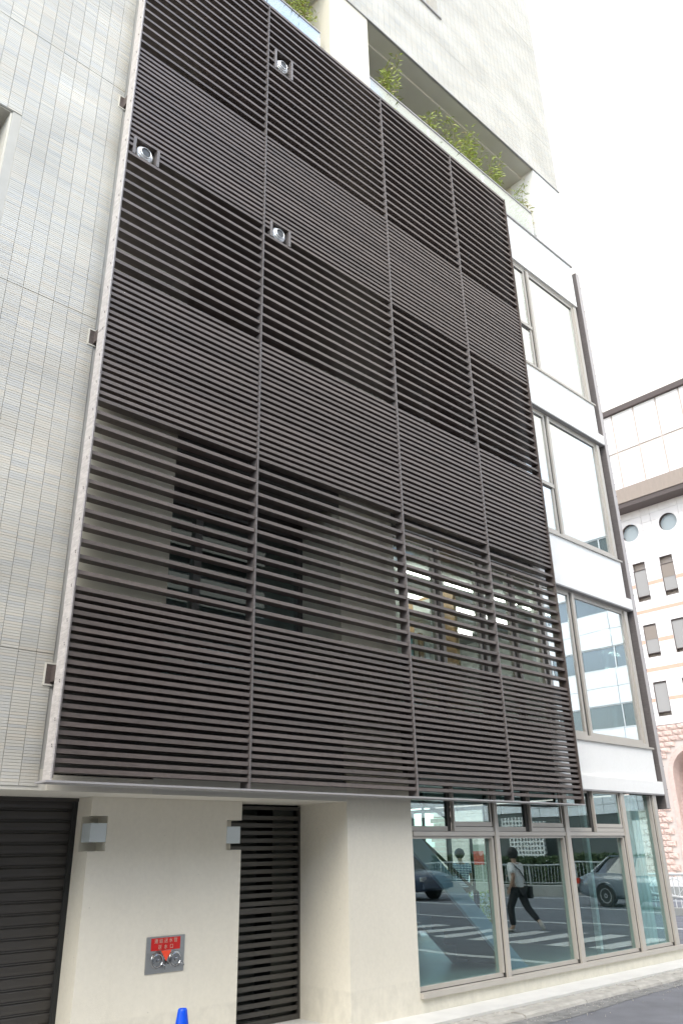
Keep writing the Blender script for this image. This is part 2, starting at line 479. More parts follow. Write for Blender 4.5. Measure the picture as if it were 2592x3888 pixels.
# gutter strip at the road edge and grit
bm = bmesh.new()
rowa = []
for i in range(130):
    xx = 3.0+i*.085
    rowa.append([bm.verts.new((xx, kerb_y(xx)-.09, -.044)), bm.verts.new((xx, kerb_y(xx)-.36+.05*math.sin(xx*1.3)+random.uniform(-.012, .012), -.046))])
for i in range(len(rowa)-1):
    bm.faces.new((rowa[i][0], rowa[i][1], rowa[i+1][1], rowa[i+1][0]))
bmesh.ops.recalc_face_normals(bm, faces=bm.faces[:])
struct('gutter', bm, M('gritty_gutter', (.215, .215, .21), .95, var=.35, scale=9, bump=.6, bscale=120))
bm = bmesh.new()
for i in range(420):
    xx = random.uniform(6.5, 14); yy = kerb_y(xx)-.10-abs(random.gauss(0, .22)); s = random.uniform(.003, .008)
    mt = Matrix.Translation((xx, yy, -.044)) @ Matrix.Rotation(random.random()*6, 4, 'Z')
    bmesh.ops.create_icosphere(bm, subdivisions=1, radius=s, matrix=mt)
tag(obj('grit', bm, m_kerb), 'loose pale grit scattered along the kerb gutter', 'grit', kind='stuff')

# road markings -----------------------------------------------------------
rm = tag(obj('stop_line', boxes((12.05, 12.25, .6, 5.75, -.0495, -.046)), m_mark), kind='structure')
for i, yy in enumerate([5.0-.92*k for k in range(9)]):
    bm = bmesh.new()
    pts = [(14.25, yy-.22), (16.6, yy-.22), (16.6, yy+.22), (14.25, yy+.22)]
    bm.faces.new([bm.verts.new((a, b, -.0465)) for a, b in pts])
    tag(obj('crosswalk_stripe', bm, m_mark), kind='structure')
for nm, xx, wd in (('lane_line', 23.0, .15), ('edge_line', 28.0, .18), ('lane_line', 18.6, .15)):
    tag(obj(nm, boxes((xx, xx+wd, -90, 100, -.0505, -.0465)), m_mark), kind='structure')

# ================================================================== OFFICE BUILDING
bld = thing('office_building', 'off-white office building with strip tiles, balcony and street front windows', 'building', (8, 9, 0))
def P(name, bm, mat, parent=None, smooth=False):
    o = obj(name, bm, mat, parent or bld, smooth=smooth)
    if parent is None:
        o.location = (-8, -9, 0)
    return o

# --- tiled walls -----------------------------------------------------------
SX = 2.93                                    # where the tiles stop behind the screen edge
JOINTS = [3.263, 6.86, 10.285, 13.75, 17.3, 20.8]
tw = P('tile_wall', boxes((-6, -.4, YW+.004, 7.2, 2.135, 26), (-.4, 1.65, YW+.004, 7.2, 2.135, 7.1), (-.4, 1.65, YW+.004, 7.2, 9.01, 26),
                          (1.65, SX, YW+.004, 7.2, 2.137, 26)), m_grout)
def at_joint(j):
    z0 = TZ0+j*TH; z1 = z0+TH
    return any(z0 < q+.004 and z1 > q-.004 for q in JOINTS)
def tile_geo(bm, i, j, wx=TW, y=YW):
    x0 = TX0+i*TW+.0024; x1 = x0+TW-.0048
    z0 = TZ0+j*TH+.0013; z1 = z0+TH-.0026
    if at_joint(j): z1 -= .007
    yy = y-.004-random.random()*.0018
    a = [bm.verts.new(p) for p in ((x0, yy, z0), (x1, yy, z0), (x1, yy, z1), (x0, yy, z1), (x0, y+.006, z0), (x1, y+.006, z0), (x1, y+.006, z1), (x0, y+.006, z1))]
    for f in ((0, 1, 2, 3), (4, 5, 1, 0), (5, 6, 2, 1), (6, 7, 3, 2), (7, 4, 0, 3)):
        bm.faces.new([a[k] for k in f])
# the nearest 300 tiles are single pieces
bm = bmesh.new(); tile_geo(bm, 0, 0)
tile_me = mesh_of('tile', bm, m_tile)
near = set()
cnt = 0
for j in range(0, 64):
    if at_joint(j): continue    # shortened rows are in the field mesh
    for i in range(0, 5):
        if cnt >= 300: break
        near.add((i, j)); cnt += 1
        ob('tile', tile_me, tw, (i*TW, 0, j*TH))
bm = bmesh.new()
random.seed(3)
for i in range(-22, 6):
    for j in range(0, 440):
        if (i, j) in near: continue
        xx = TX0+i*TW; zz = TZ0+j*TH
        if xx+TW > SX+.002: continue
        if -.42 < xx < 1.63 and 7.06 < zz < 9.0: continue
        tile_geo(bm, i, j)
t = obj('tile_field', bm, m_tile, tw); tag(t, kind='stuff')
# left window recess
P('window_reveal', boxes((1.63, 1.65, 6.80, 7.35, 7.1, 9.01), (-.4, 1.65, 6.80, 7.35, 9.0, 9.02), (-.4, 1.65, 6.78, 7.35, 7.08, 7.1)), m_soffit)
lw = P('window', boxes((1.55, 1.63, 7.10, 7.18, 7.1, 9.0), (-.4, 1.55, 7.10, 7.18, 8.92, 9.0), (.55, .62, 7.11, 7.17, 7.1, 8.92)), m_alu)
obj('glass_pane', boxes((-.4, 1.55, 7.13, 7.138, 7.1, 8.92)), m_glassu, lw)
# upper tiled wall on the right
utw = P('upper_tile_wall', boxes((SX, 6.2, YW+.004, 7.1, 15.97, 26), (9.55, 13.66, YW+.004, 7.1, 15.97, 26), (6.2, 9.55, YW+.004, 7.1, 15.97, 18.22), (6.2, 9.55, YW+.004, 7.1, 20.2, 26)), m_grout)
bm = bmesh.new()
i0 = int((SX-TX0)/TW)+1
for i in range(i0, int((13.64-TX0)/TW)):
    for j in range(int((15.98-TZ0)/TH)+1, int((24.2-TZ0)/TH)):
        xx = TX0+i*TW; zz = TZ0+j*TH
        if 6.05 < xx < 9.54 and 18.19 < zz < 20.2: continue
        tile_geo(bm, i, j)
t = obj('tile_field', bm, m_tile, utw); tag(t, kind='stuff')
P('wall_drip_edge', boxes((SX, 13.68, 6.755, 6.79, 15.945, 15.968)), m_flange)
uw = P('window', boxes((6.2, 9.55, 7.0, 7.06, 18.22, 18.30), (9.46, 9.55, 7.0, 7.06, 18.30, 20.2), (6.2, 9.46, 7.0, 7.06, 20.1, 20.2), (7.8, 7.88, 7.0, 7.06, 18.3, 20.1)), m_alu)
obj('glass_pane', boxes((6.2, 9.46, 7.025, 7.033, 18.3, 20.1)), m_glassu, uw)
obj('sill', boxes((6.1, 9.62, 6.74, 7.0, 18.17, 18.215)), m_flange, uw)

# --- plain walls -----------------------------------------------------------
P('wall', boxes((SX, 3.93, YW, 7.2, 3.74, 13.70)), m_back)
P('wall', boxes((SX, 3.93, YW, 7.2, 2.135, 2.26)), m_cream)
P('spandrel_and_back_wall', boxes((SX, 3.93, YW+.003, 7.2, 2.26, 3.74)), m_spand_shade)  # plain wall; the shade behind the dense slats is put into its colour
P('wall', boxes((SX, 3.93, YW, 7.2, 13.70, 15.968)), m_cream)          # behind the screen
P('pier', boxes((6.36, 7.40, YW, 7.62, -.02, 2.43)), m_cream)
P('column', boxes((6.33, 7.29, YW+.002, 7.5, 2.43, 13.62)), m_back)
P('column', boxes((6.33, 7.29, YW+.002, 7.5, 13.62, 15.968)), m_cream)
P('soffit', boxes((-6, 3.93, YW+.003, 7.72, 2.132, 2.30), (3.93, 6.36, YW+.002, 7.72, 2.132, 2.30)), m_soffit)
P('spandrel_and_back_wall', boxes((3.93, 6.33, YW+.004, 7.0, 2.30, 3.19)), m_spand_shade)
FAS = [(2.43, 3.19), (5.68, 6.635), (9.17, 10.10), (12.60, 13.73)]
for k, (a, b) in enumerate(FAS):
    if k: P('spandrel_and_back_wall', boxes((3.93, 6.33, YW+.004, 7.0, a, b)), m_spand_shade)
    xe = 13.64
    P('spandrel_and_back_wall', boxes((7.29 if k else 7.40, 10.55, YW+.001, 7.0, a, b-.03)), m_spand_shade)
    fo = P('fascia', boxes((10.55, xe, YW+.001, 7.0, a, b-.03)), m_white)
    obj('coping', boxes((7.29 if k else 7.40, xe+.03, YW-.03, 7.0, b-.03, b)), m_alu if k < 3 else m_flange, fo, loc=(0, 0, 0))
    if k < 3:
        obj('lip', boxes((10.55, xe+.10, YW-.045, YW+.001, a, a+.20)), m_white, fo)
        obj('drip', boxes((7.40, xe+.10, YW-.040, 6.85, a-.02, a)), m_flange, fo)
P('end_wall', boxes((12.61, 13.66, YW+.002, 7.4, 13.73, 15.968)), m_white)
# slabs, back wall, east wall (one part each floor)
zf = [(2.46, 2.82), (5.72, 6.25), (9.2, 9.72), (12.63, 13.6)]
for a, b in zf:
    P('floor_slab', boxes((3.0, 13.5, 7.0, 12.5, a, b)), m_slab)
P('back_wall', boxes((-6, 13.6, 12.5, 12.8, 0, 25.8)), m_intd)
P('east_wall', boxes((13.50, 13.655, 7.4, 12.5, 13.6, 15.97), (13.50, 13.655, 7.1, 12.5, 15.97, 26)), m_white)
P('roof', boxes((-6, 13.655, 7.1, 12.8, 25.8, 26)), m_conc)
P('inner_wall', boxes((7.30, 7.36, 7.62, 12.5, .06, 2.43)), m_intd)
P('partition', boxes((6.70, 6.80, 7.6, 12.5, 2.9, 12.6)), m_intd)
bs = []
for a, b in ((3.19, 5.68), (6.635, 9.17), (10.10, 12.60)):
    bs += [(13.50, 13.64, 7.46, 12.5, a-.4, b+.05), (13.50, 13.64, 7.0, 7.46, a-.45, a), (13.50, 13.64, 7.0, 7.46, b, b+.05)]
P('east_wall', boxes(*bs), m_slab)
for a, b in ((3.19, 5.68), (6.635, 9.17), (10.10, 12.60)):
    ew = P('window', boxes((13.52, 13.62, 6.97, 7.02, a, b), (13.52, 13.62, 7.40, 7.46, a, b), (13.52, 13.62, 7.02, 7.40, b-.06, b), (13.52, 13.62, 7.02, 7.40, a, a+.06)), m_alu)
    obj('glass_pane', boxes((13.565, 13.573, 7.02, 7.40, a+.06, b-.06)), m_glass, ew)

# --- ground floor: recess, shutter, gate -----------------------------------
Y1 = 7.25
nl = (1.665, 1.966); nr = (1.66, 1.945)
P('recessed_wall', boxes((3.585, 5.285, Y1, 7.75, -.02, 1.66), (3.585, 5.285, Y1, 7.75, 1.966, 2.131),
                         (3.757, 5.10, Y1, 7.75, 1.66, 1.966), (3.585, 3.757, 7.435, 7.75, 1.66, 1.966), (5.10, 5.285, 7.44, 7.75, 1.66, 1.966),
                         (3.585, 3.757, Y1, 7.435, 1.66, nl[0]), (5.10, 5.285, Y1, 7.44, nr[1], 1.966)), m_cream)
sh = P('roller_shutter', boxes((-2.0, 3.585, 7.60, 7.66, 0, 2.13), (3.545, 3.585, 7.53, 7.60, 0, 2.13)), m_dark)
obj('hood', boxes((-2.0, 3.60, 7.52, 7.60, 2.10, 2.1315)), m_shut, sh)
pitch = .0955
bm = bmesh.new()
pr = [(.0, .0), (.0, .006), (-.012, .007), (-.014, .012), (-.012, .016), (-.006, .017), (-.006, .021), (-.016, .024), (-.021, .050), (-.020, .086), (-.014, .094), (.0, .0955)]
L0, L1 = -2.0, 3.545
va = [bm.verts.new((L0, y, z)) for y, z in pr]; vb = [bm.verts.new((L1, y, z)) for y, z in pr]
for k in range(len(pr)-1):
    bm.faces.new((va[k], vb[k], vb[k+1], va[k+1]))
bm.faces.new(vb[::-1])
slat_me = mesh_of('shutter_slat', bm, m_shut)
for k in range(22):
    ob('shutter_slat', slat_me, sh, (0, 7.585, .012+k*pitch))

gt = P('gate', boxes((6.335, 6.375, 7.575, 7.625, .0, 2.11), (5.22, 5.26, 7.575, 7.625, 0, 2.11), (5.26, 6.335, 7.58, 7.62, 0.0, .045), (5.26, 6.335, 7.58, 7.62, 2.075, 2.11), (5.26, 6.335, 7.58, 7.62, 1.03, 1.085)), m_gate)
obj('gate_frame', boxes((6.378, 6.358+.05, 7.57, 7.64, -.01, 2.131), (5.18, 5.22, 7.57, 7.64, -.01, 2.131)), m_gate, gt)
gslat = mesh_of('slat', boxes((5.26, 6.335, 7.585, 7.612, -.021, .021)), m_gate)
zz = .105
while zz < 2.05:
    if abs(zz-1.057) > .045: ob('slat', gslat, gt, (0, 0, zz))
    zz += .0785
obj('backing_panel', boxes((6.02, 6.33, 7.66, 7.68, .02, 2.1), (5.24, 6.02, 7.95, 7.97, .02, 2.1)), M('green_grey_panel', (.06, .068, .06), .5), gt)
for z0, z1 in ((1.72, 1.995), (.876, 1.142), (.053, .327)):
    bm = bmesh.new(); lathe(bm, [(.0, z0), (.016, z0+.004), (.02, z0+.012), (.02, z1-.012), (.016, z1-.004), (0, z1)], 'Z', 14, (6.405, 7.565, 0))
    obj('hinge', bm, m_gate, gt, smooth=True)
obj('latch', boxes((5.42, 5.44, 7.56, 7.585, 1.08, 1.16)), m_black, gt)
P('passage', boxes((5.1, 6.42, 10.4, 10.5, -.02, 2.4), (5.0, 5.1, 7.75, 10.5, -.02, 2.4), (6.42, 6.5, 7.62, 10.5, -.02, 2.4), (5.1, 6.42, 7.72, 10.4, 2.2, 2.4)), m_intd)

# --- ground floor street windows -------------------------------------------
P('plinth', boxes((7.40, 13.66, YW, 6.98, -.02, .135), (13.48, 13.66, 6.98, 12, -.02, .135)), m_plinth)
gw = P('ground_window', boxes((7.405, 13.58, YW-.045, 6.93, .135, .185)), m_alu)       # sill
MX = [(8.985, 9.055), (10.645, 10.74), (12.305, 12.41), (13.36, 13.47)]
for a, b in MX:
    obj('mullion', boxes((a, b, YW-.012, 6.93, .185, 2.425)), m_alu, gw)
    obj('gasket', boxes((a-.022, a-.001, YW+.02, 6.92, .185, 2.425)), m_alud, gw)
obj('jamb', boxes((7.402, 7.43, 6.82, 6.93, .185, 2.425)), m_alu, gw)
starts = [7.43]+[b for a, b in MX[:3]]
ends = [a for a, b in MX]
for k in range(4):
    a, b = starts[k], ends[k]-.022
    top = 1.75 if k < 3 else 2.40
    obj('frame', boxes((a, b, 6.82, 6.90, .187, .235), (b-.03, b-.001, 6.80, 6.905, .235, top)), m_alu, gw)
    obj('frame_groove', boxes((a, b, 6.815, 6.82, .187, .193)), m_alud, gw)
    pane_obj((a, b-.03, 6.856, 6.864, .235, top), m_glass, gw)
    if k < 3:
        obj('transom', boxes((a, b+.02, 6.805, 6.92, 1.75, 1.775), (a, b+.02, 6.785, 6.92, 1.779, 1.828)), m_alu, gw)
        obj('transom_groove', boxes((a, b+.02, 6.80, 6.90, 1.775, 1.779), (a, b+.02, 6.82, 6.90, 1.828, 1.835)), m_alud, gw)
        mid = a+(b-a)*.465
        s1 = obj('sash', boxes((a, mid, 6.835, 6.87, 1.835, 1.89), (a, a+.02, 6.835, 6.87, 1.89, 2.40), (a, mid, 6.835, 6.87, 2.38, 2.425)), m_alu, gw)
        pane_obj((a+.02, mid-.03, 6.85, 6.856, 1.89, 2.38), m_glass, s1, .006)
        obj('gasket', boxes((mid-.03, mid+.03, 6.83, 6.87, 1.835, 2.425)), m_alud, s1)
        s2 = obj('sash', boxes((mid+.035, b, 6.785, 6.83, 1.832, 1.885), (mid+.065, b-.01, 6.79, 6.83, 1.893, 1.945), (mid+.035, mid+.06, 6.785, 6.83, 1.885, 2.425), (b-.035, b-.012, 6.79, 6.83, 1.945, 2.40), (mid+.06, b, 6.79, 6.83, 2.38, 2.425)), m_alu, gw)
        obj('gasket', boxes((mid+.07, b-.02, 6.80, 6.83, 1.885, 1.893)), m_alud, s2)
        pane_obj((mid+.06, b-.035, 6.805, 6.811, 1.945, 2.38), m_glass, s2, .006)
# glazed east corner on the ground floor
eg = P('corner_window', boxes((13.40, 13.50, 7.42, 7.50, .22, 2.36), (13.40, 13.50, 6.93, 7.50, .135, .22), (13.40, 13.50, 6.93, 7.50, 2.36, 2.43)), m_alu)
obj('glass_pane', boxes((13.44, 13.448, 6.94, 7.42, .22, 2.36)), m_glassd, eg)
eg2 = P('lobby_window', boxes((13.40, 13.50, 10.30, 10.38, .22, 2.36), (13.40, 13.50, 11.3, 11.36, .22, 2.36), (13.40, 13.50, 12.3, 12.38, .22, 2.36), (13.40, 13.50, 10.30, 12.38, .135, .22), (13.40, 13.50, 10.30, 12.38, 2.36, 2.43)), m_alud)
for g0, g1 in ((10.38, 11.3), (11.36, 12.3)): obj('glass_pane', boxes((13.44, 13.448, g0, g1, .22, 2.36)), m_glassd, eg2)
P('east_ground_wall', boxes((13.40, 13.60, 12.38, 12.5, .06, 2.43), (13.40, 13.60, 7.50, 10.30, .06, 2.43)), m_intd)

# --- upper street windows ---------------------------------------------------
for k, (a, b) in enumerate(((3.19, 5.68), (6.635, 9.17), (10.10, 12.60))):
    wd = P('window', boxes((7.29, 13.60, 6.80, 6.93, a, a+.06), (7.29, 13.60, 6.83, 6.93, b-.05, b)), m_alu)
    mull = [8.27, 9.23, 10.02, 10.80, 11.77]
    xs = [7.29]+mull+[13.55]
    for q in mull:
        obj('mullion', boxes((q-.028, q+.04, 6.805, 6.93, a+.06, b-.05)), m_alu, wd)
        obj('gasket', boxes((q-.075, q-.047, 6.83, 6.92, a+.06, b-.05)), m_alud, wd)
    obj('jamb', boxes((13.50, 13.60, 6.80, 6.93, a+.06, b-.05)), m_alu, wd)
    for i in range(len(xs)-1):
        l, r = xs[i]+.045, xs[i+1]-.075
        if i == len(xs)-2: r = 13.50
        if i % 2 == 0 and k > 0:
            zd = a+.96
            obj('sash_rail', boxes((l, r, 6.815, 6.90, zd, zd+.07)), m_alu, wd)
        obj('frame', boxes((l, r, 6.835, 6.89, a+.06, a+.12), (r-.05, r, 6.835, 6.89, a+.12, b-.05), (l, l+.03, 6.835, 6.89, a+.12, b-.05), (l+.03, r-.05, 6.835, 6.89, b-.11, b-.05)), m_alu, wd)
        pane_obj((l+.03, r-.05, 6.858, 6.866, a+.12, b-.11), m_glassu if i > 3 else m_glassd, wd, .003)
    wd2 = P('window', boxes((3.93, 6.33, 7.50, 7.60, a-.3, a+.0), (3.93, 6.33, 7.50, 7.60, b-.25, b+.02), (4.68, 4.78, 7.50, 7.60, a, b-.25), (3.93, 4.0, 7.50, 7.60, a, b-.25), (6.26, 6.33, 7.50, 7.60, a, b-.25)), m_alud)
    obj('glass_pane', boxes((4.0, 4.68, 7.545, 7.553, a, b-.25)), m_glassd, wd2)
    obj('glass_pane', boxes((4.78, 6.26, 7.545, 7.553, a, b-.25)), m_glassd, wd2)
    P('recess_lining', boxes((3.85, 3.93, 7.2, 7.6, a-.3, b+.04), (6.33, 6.40, 7.5, 7.6, a-.3, b+.04)), m_cream)
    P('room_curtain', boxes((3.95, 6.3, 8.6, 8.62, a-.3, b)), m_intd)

# --- balcony ----------------------------------------------------------------
P('balcony', boxes((3.93, 13.5, 8.6, 8.8, 13.6, 15.97)), m_cream)
P('balcony_ceiling', boxes((3.93, 13.5, 7.1, 8.6, 15.90, 16.1), (7.29, 12.61, 6.81, 7.1, 15.955, 16.1), (3.93, 6.33, 6.81, 7.1, 15.955, 16.1)), m_soffit)
P('balcony_side', boxes((12.61, 12.75, 7.4, 8.6, 13.6, 15.9), (6.45, 6.60, 7.5, 8.6, 13.6, 15.9)), m_cream)
P('planter', boxes((7.29, 12.6, 6.92, 6.96, 13.6, 14.1), (7.29, 12.6, 7.46, 7.5, 13.6, 14.1), (7.29, 12.6, 6.96, 7.46, 13.6, 14.02), (3.93, 6.3, 6.92, 7.5, 13.6, 14.05)), m_conc)
bl = P('balustrade', boxes((7.29, 12.42, 6.865, 6.895, 14.565, 14.60), (3.93, 6.19, 6.865, 6.895, 14.62, 14.655)), m_flange)
gx = [(7.30, 8.99), (9.0, 10.69), (10.70, 12.41)]
for a, b in gx:
    obj('glass_panel', boxes((a, b, 6.873, 6.887, 13.735, 14.565)), m_rail, bl)
for a, b in ((3.95, 5.04), (5.05, 6.18)):
    obj('glass_panel', boxes((a, b, 6.873, 6.887, 13.735, 14.62)), m_rail, bl)
P('spandrel_cap', boxes((3.93, 6.33, 6.76, 7.0, 13.73, 13.76)), m_flange)

# ================================================================== LOUVRE SCREEN
XC = [2.84, 4.82, 7.23, 9.07, 10.76]
YS = 6.50
PD, PO = .0738, .149
zs = [3.825-PD*k for k in range(21, -1, -1)]                       # dense
zs += [3.825+(5.785-3.825)/13*k for k in range(1, 13)]
zs += [5.785+(7.375-5.785)/21*k for k in range(22)]
zs += [7.375+(9.245-7.375)/13*k for k in range(1, 13)]
zs += [9.245+(10.845-9.245)/21*k for k in range(22)]
zs += [10.845+(13.50-10.845)/18*k for k in range(1, 19)]
ZB, ZT = 2.19, 13.60
PLAB = ['leftmost brown louvre panel with a pale side plate beside the tiled wall', 'widest brown louvre panel, second from the tiled wall, with two round vents',
        'third brown louvre panel from the tiled wall, lit rooms showing behind it', 'rightmost brown louvre panel ending at the white fascia bands']
vents = [(3.085, 9.245, 0), (5.105, 9.262, 1), (5.122, 12.54, 1)]
cut = {}
for vx, vz, p in vents:
    cut.setdefault(p, []).append((vx-.155, vx+.155, vz-.105, vz+.105))
for p in range(4):
    xa, xb = XC[p]+.012, XC[p+1]-.012
    th = thing('louvre_panel', PLAB[p], 'louvre panel', (XC[p], YS, ZB), 'brown louvre panels of the street screen')
    off = (-XC[p], -YS, -ZB)
    xm = (xa+xb)/2
    fullm = mesh_of('slat', boxes((xa-xm, xb-xm, -.055, .055, -.0185, .0185)), m_slat)
    cuts = cut.get(p, [])
    for z in zs:
        hit = [c for c in cuts if c[2] < z < c[3]]
        if not hit:
            so1 = ob('slat', fullm, th, (off[0]+xm, off[1]+YS+.067+random.uniform(-.002, .002), off[2]+z+random.uniform(-.0015, .0015))); so1.rotation_euler = (random.uniform(-.02, .02), random.uniform(-.0007, .0007), 0)
        else:
            c = hit[0]
            if c[0]-xa > .02:
                obj('slat', boxes((xa, c[0], YS+.012, YS+.122, z-.0185, z+.0185)), m_slat, th, off)
            obj('slat', boxes((c[1], xb, YS+.012, YS+.122, z-.0185, z+.0185)), m_slat, th, off)
    for c in cuts:
        lo = max([z for z in zs if z <= c[2]])+.021; hi = min([z for z in zs if z >= c[3]])-.021
        for xx in (c[0], c[1]):
            obj('divider', boxes((xx-.018, xx+.018, YS+.006, YS+.122, lo, hi)), m_mull, th, off)
    # the upright on its left: double blade
    if p == 0:
        obj('side_plate', boxes((XC[0]-.012, XC[0]+.002, YS-.004, YS+.145, ZB, ZT)), m_plate, th, off)
        obj('edge_strip', boxes((XC[0]+.004, XC[0]+.012, YS-.008, YS+.02, ZB+.02, ZT)), m_mull, th, off)
        bm = bmesh.new()
        z = 2.45
        while z < 13.4:
            for dy in (0, .006):
                bx(bm, XC[0]-.015, XC[0]-.0115, YS+.028+dy, YS+.036+dy, z+dy*3, z+.010+dy*3)
            z += .32 if int(z*10) % 3 else .21
        tag(obj('rivets', bm, m_black, th, off), kind='stuff')
        obj('plate_seam', boxes((XC[0]-.0135, XC[0]-.0115, YS-.004, YS+.145, 6.62, 6.623)), m_alud, th, off)
    else:
        obj('mullion', boxes((XC[p]-.0085, XC[p]-.0015, YS-.004, YS+.14, ZB, ZT), (XC[p]+.0015, XC[p]+.0085, YS-.004, YS+.14, ZB, ZT)), m_mull, th, off)
        obj('mullion_groove', boxes((XC[p]-.0015, XC[p]+.0015, YS, YS+.14, ZB, ZT)), m_alud, th, off)
    if p == 3:
        obj('mullion', boxes((XC[4]-.011, XC[4]+.006, YS-.012, YS+.15, ZB, ZT)), m_slat, th, off)
    obj('bottom_flange', boxes((XC[p]-(.05 if p == 0 else 0), XC[p+1]-.001, YS-.02, YS+.20, ZB-.016, ZB)), m_flange, th, off)
    obj('top_rail', boxes((xa, xb, YS, YS+.13, ZT-.05, ZT)), m_slat, th, off)
    # stays back to the wall
    for z in (3.09, 6.63, 10.1, 13.2):
        if p == 0:
            obj('bracket', boxes((XC[0]+.003, XC[0]+.03, YS+.145, YW+.01, z-.07, z+.07)), m_slat, th, off)
        else:
            obj('bracket', boxes((XC[p]-.02, XC[p]+.02, YS+.15, YW+.02, z-.05, z+.05)), m_slat, th, off)
# pale trims round the bracket pockets in the tiles
for z in (3.09, 6.63, 10.1):
    P('pocket_trim', boxes((2.782, 2.795, YW-.012, YW+.02, z-.10, z+.10), (2.795, 2.90, YW-.012, YW+.02, z+.086, z+.10), (2.795, 2.90, YW-.012, YW+.02, z-.10, z-.086)), m_soffit)

for z in (3.09, 6.63, 10.1):
    P('bracket_pocket', boxes((2.795, 2.915, YW-.009, YW-.006, z-.086, z+.086)), m_slat)
# round vent caps
VLAB = ['round chrome vent cap in the leftmost louvre panel', 'lower round chrome vent cap in the widest louvre panel', 'upper round chrome vent cap in the widest louvre panel near the balcony']
for (vx, vz, p), lab in zip(vents, VLAB):
    v = thing('vent_cap', lab, 'vent', (vx, YS+.03, vz), 'round vent caps in the louvre screen')
    bm = bmesh.new(); lathe(bm, [(.0, .06), (.108, .06), (.112, .05), (.110, .03), (.100, .018), (.094, .022), (.090, .008), (.082, .0), (.076, .004), (.070, -.016), (.064, -.020), (.060, -.014), (.059, .03), (0, .03)], 'Y', 44)
    obj('ring', bm, m_alucap, v, smooth=False)
    bm = bmesh.new(); lathe(bm, [(0, -.006), (.050, -.006), (.057, .004), (.057, .029), (0, .029)], 'Y', 28)
    obj('core', bm, M('dark_vent_core', (.06, .065, .07), .4), v)
    bm = bmesh.new(); lathe(bm, [(.075, .061), (.075, .24)], 'Y', 20, cap=False)
    obj('duct', bm, m_steel, v)

# fin at the building corner
fin = thing('corner_fin', 'tall grey riveted metal fin running up the right corner of the building', 'fin', (13.82, 6.76, 2.2))
fo = (-13.82, -6.76, -2.2)
obj('fin_plate', boxes((13.765, 13.885, 6.752, 7.4, 2.2, 13.6)), m_mull, fin, fo)
obj('fin_face', boxes((13.768, 13.882, 6.742, 6.7515, 2.205, 13.595)), M('pale_grey_fin_paint', (.44, .41, .40), .5, var=.04), fin, fo)
bm = bmesh.new()
z = 2.5
while z < 13.4:
    bx(bm, 13.868, 13.878, 6.737, 6.7415, z, z+.02); z += .38 if int(z*7) % 2 else .26
tag(obj('rivets', bm, m_black, fin, fo), kind='stuff')

# ================================================================== SMALL WALL THINGS
for (x0, x1, z0, z1, lab) in ((3.592, 3.752, 1.742, 1.904, 'white box wall lamp in the corner notch beside the dark shutter'),
                             (5.098, 5.268, 1.722, 1.884, 'white box wall lamp in the corner notch beside the gate')):
    cx = (x0+x1)/2
    lp = thing('wall_lamp', lab, 'lamp', (cx, 7.33, z0), 'white box lamps set in wall notches')
    obj('lamp_cover', bevelled((x0-cx, x1-cx, -.085, .085, 0, z1-z0), .003), m_lamp, lp)
    obj('lamp_base', boxes((x0-cx+.03, x1-cx-.03, .085, .11, .02, z1-z0-.02)), m_alud, lp)

fp = thing('fire_inlet', 'steel fire hose inlet plate with red lettered sign on the cream wall', 'fire inlet', (4.455, Y1, .63))
obj('plate', bevelled((-.203, .203, -.008, -.0005, 0, .30), .002), m_steel, fp)
sg = obj('sign_board', boxes((-.157, .152, -.0105, -.0085, .185, .287)), m_red, fp)
text_mesh('lettering', '連 結 送 水 管', .040, m_ink, fp, (-.003, -.0115, .260), (R(90), 0, 0))
text_mesh('lettering', '送  水  口', .040, m_ink, fp, (-.003, -.0115, .210), (R(90), 0, 0))
bm = bmesh.new()
tv = [bm.verts.new(p) for p in ((-.08, -.062, .187), (.03, -.062, .187), (-.022, -.062, .100))]
tv2 = [bm.verts.new((v.co.x, -.060, v.co.z)) for v in tv]
bm.faces.new(tv); bm.faces.new(tv2[::-1])
for i in range(3): bm.faces.new((tv[i], tv[(i+1) % 3], tv2[(i+1) % 3], tv2[i]))
bmesh.ops.recalc_face_normals(bm, faces=bm.faces[:])
obj('warning_triangle', bm, m_orange, fp)
for cx in (-.085, .105):
    bm = bmesh.new(); lathe(bm, [(0, -.009), (.066, -.009), (.068, -.013), (.064, -.018), (.056, -.019), (.054, -.028), (.050, -.030), (.046, -.026), (0, -.025)], 'Y', 32, (cx, 0, .105))
    cp = obj('coupling', bm, m_chrome, fp)
    bm = bmesh.new(); lathe(bm, [(0, -.025), (.014, -.025), (.013, -.036), (.009, -.038), (0, -.038)], 'Y', 18, (cx, 0, .105))
    obj('cap_boss', bm, m_chrome, cp)
    for s in (-1, 1):
        bm = bmesh.new(); tube(bm, [(cx+s*.052, -.03, .105-s*.03), (cx+s*.07, -.045, .105-s*.045), (cx+s*.072, -.05, .105-s*.058)], .007, 8)
        obj('lug', bm, m_chrome, cp)
bm = bmesh.new(); tube(bm, [(-.012, -.02, .11), (-.006, -.03, .085), (-.014, -.028, .06), (-.004, -.03, .045), (-.012, -.026, .03)], .005, 6)
tube(bm, [(.0, -.02, .10), (.014, -.03, .08), (.026, -.026, .072)], .005, 6)
obj('chain', bm, m_black, fp)

# blue cone
cn = thing('traffic_cone', 'blue plastic traffic cone standing in front of the cream wall', 'cone', (3.294, 5.105, -.045))
bm = bmesh.new(); lathe(bm, [(.0, .035), (.145, .035), (.138, .06), (.030, .735), (.026, .745), (.020, .742), (.016, .70), (0, .70)], 'Z', 28)
obj('cone_body', bm, m_blue, cn, smooth=False)
obj('cone_base', bevelled((-.19, .19, -.19, .19, 0, .035), .01, 2), m_blue, cn)

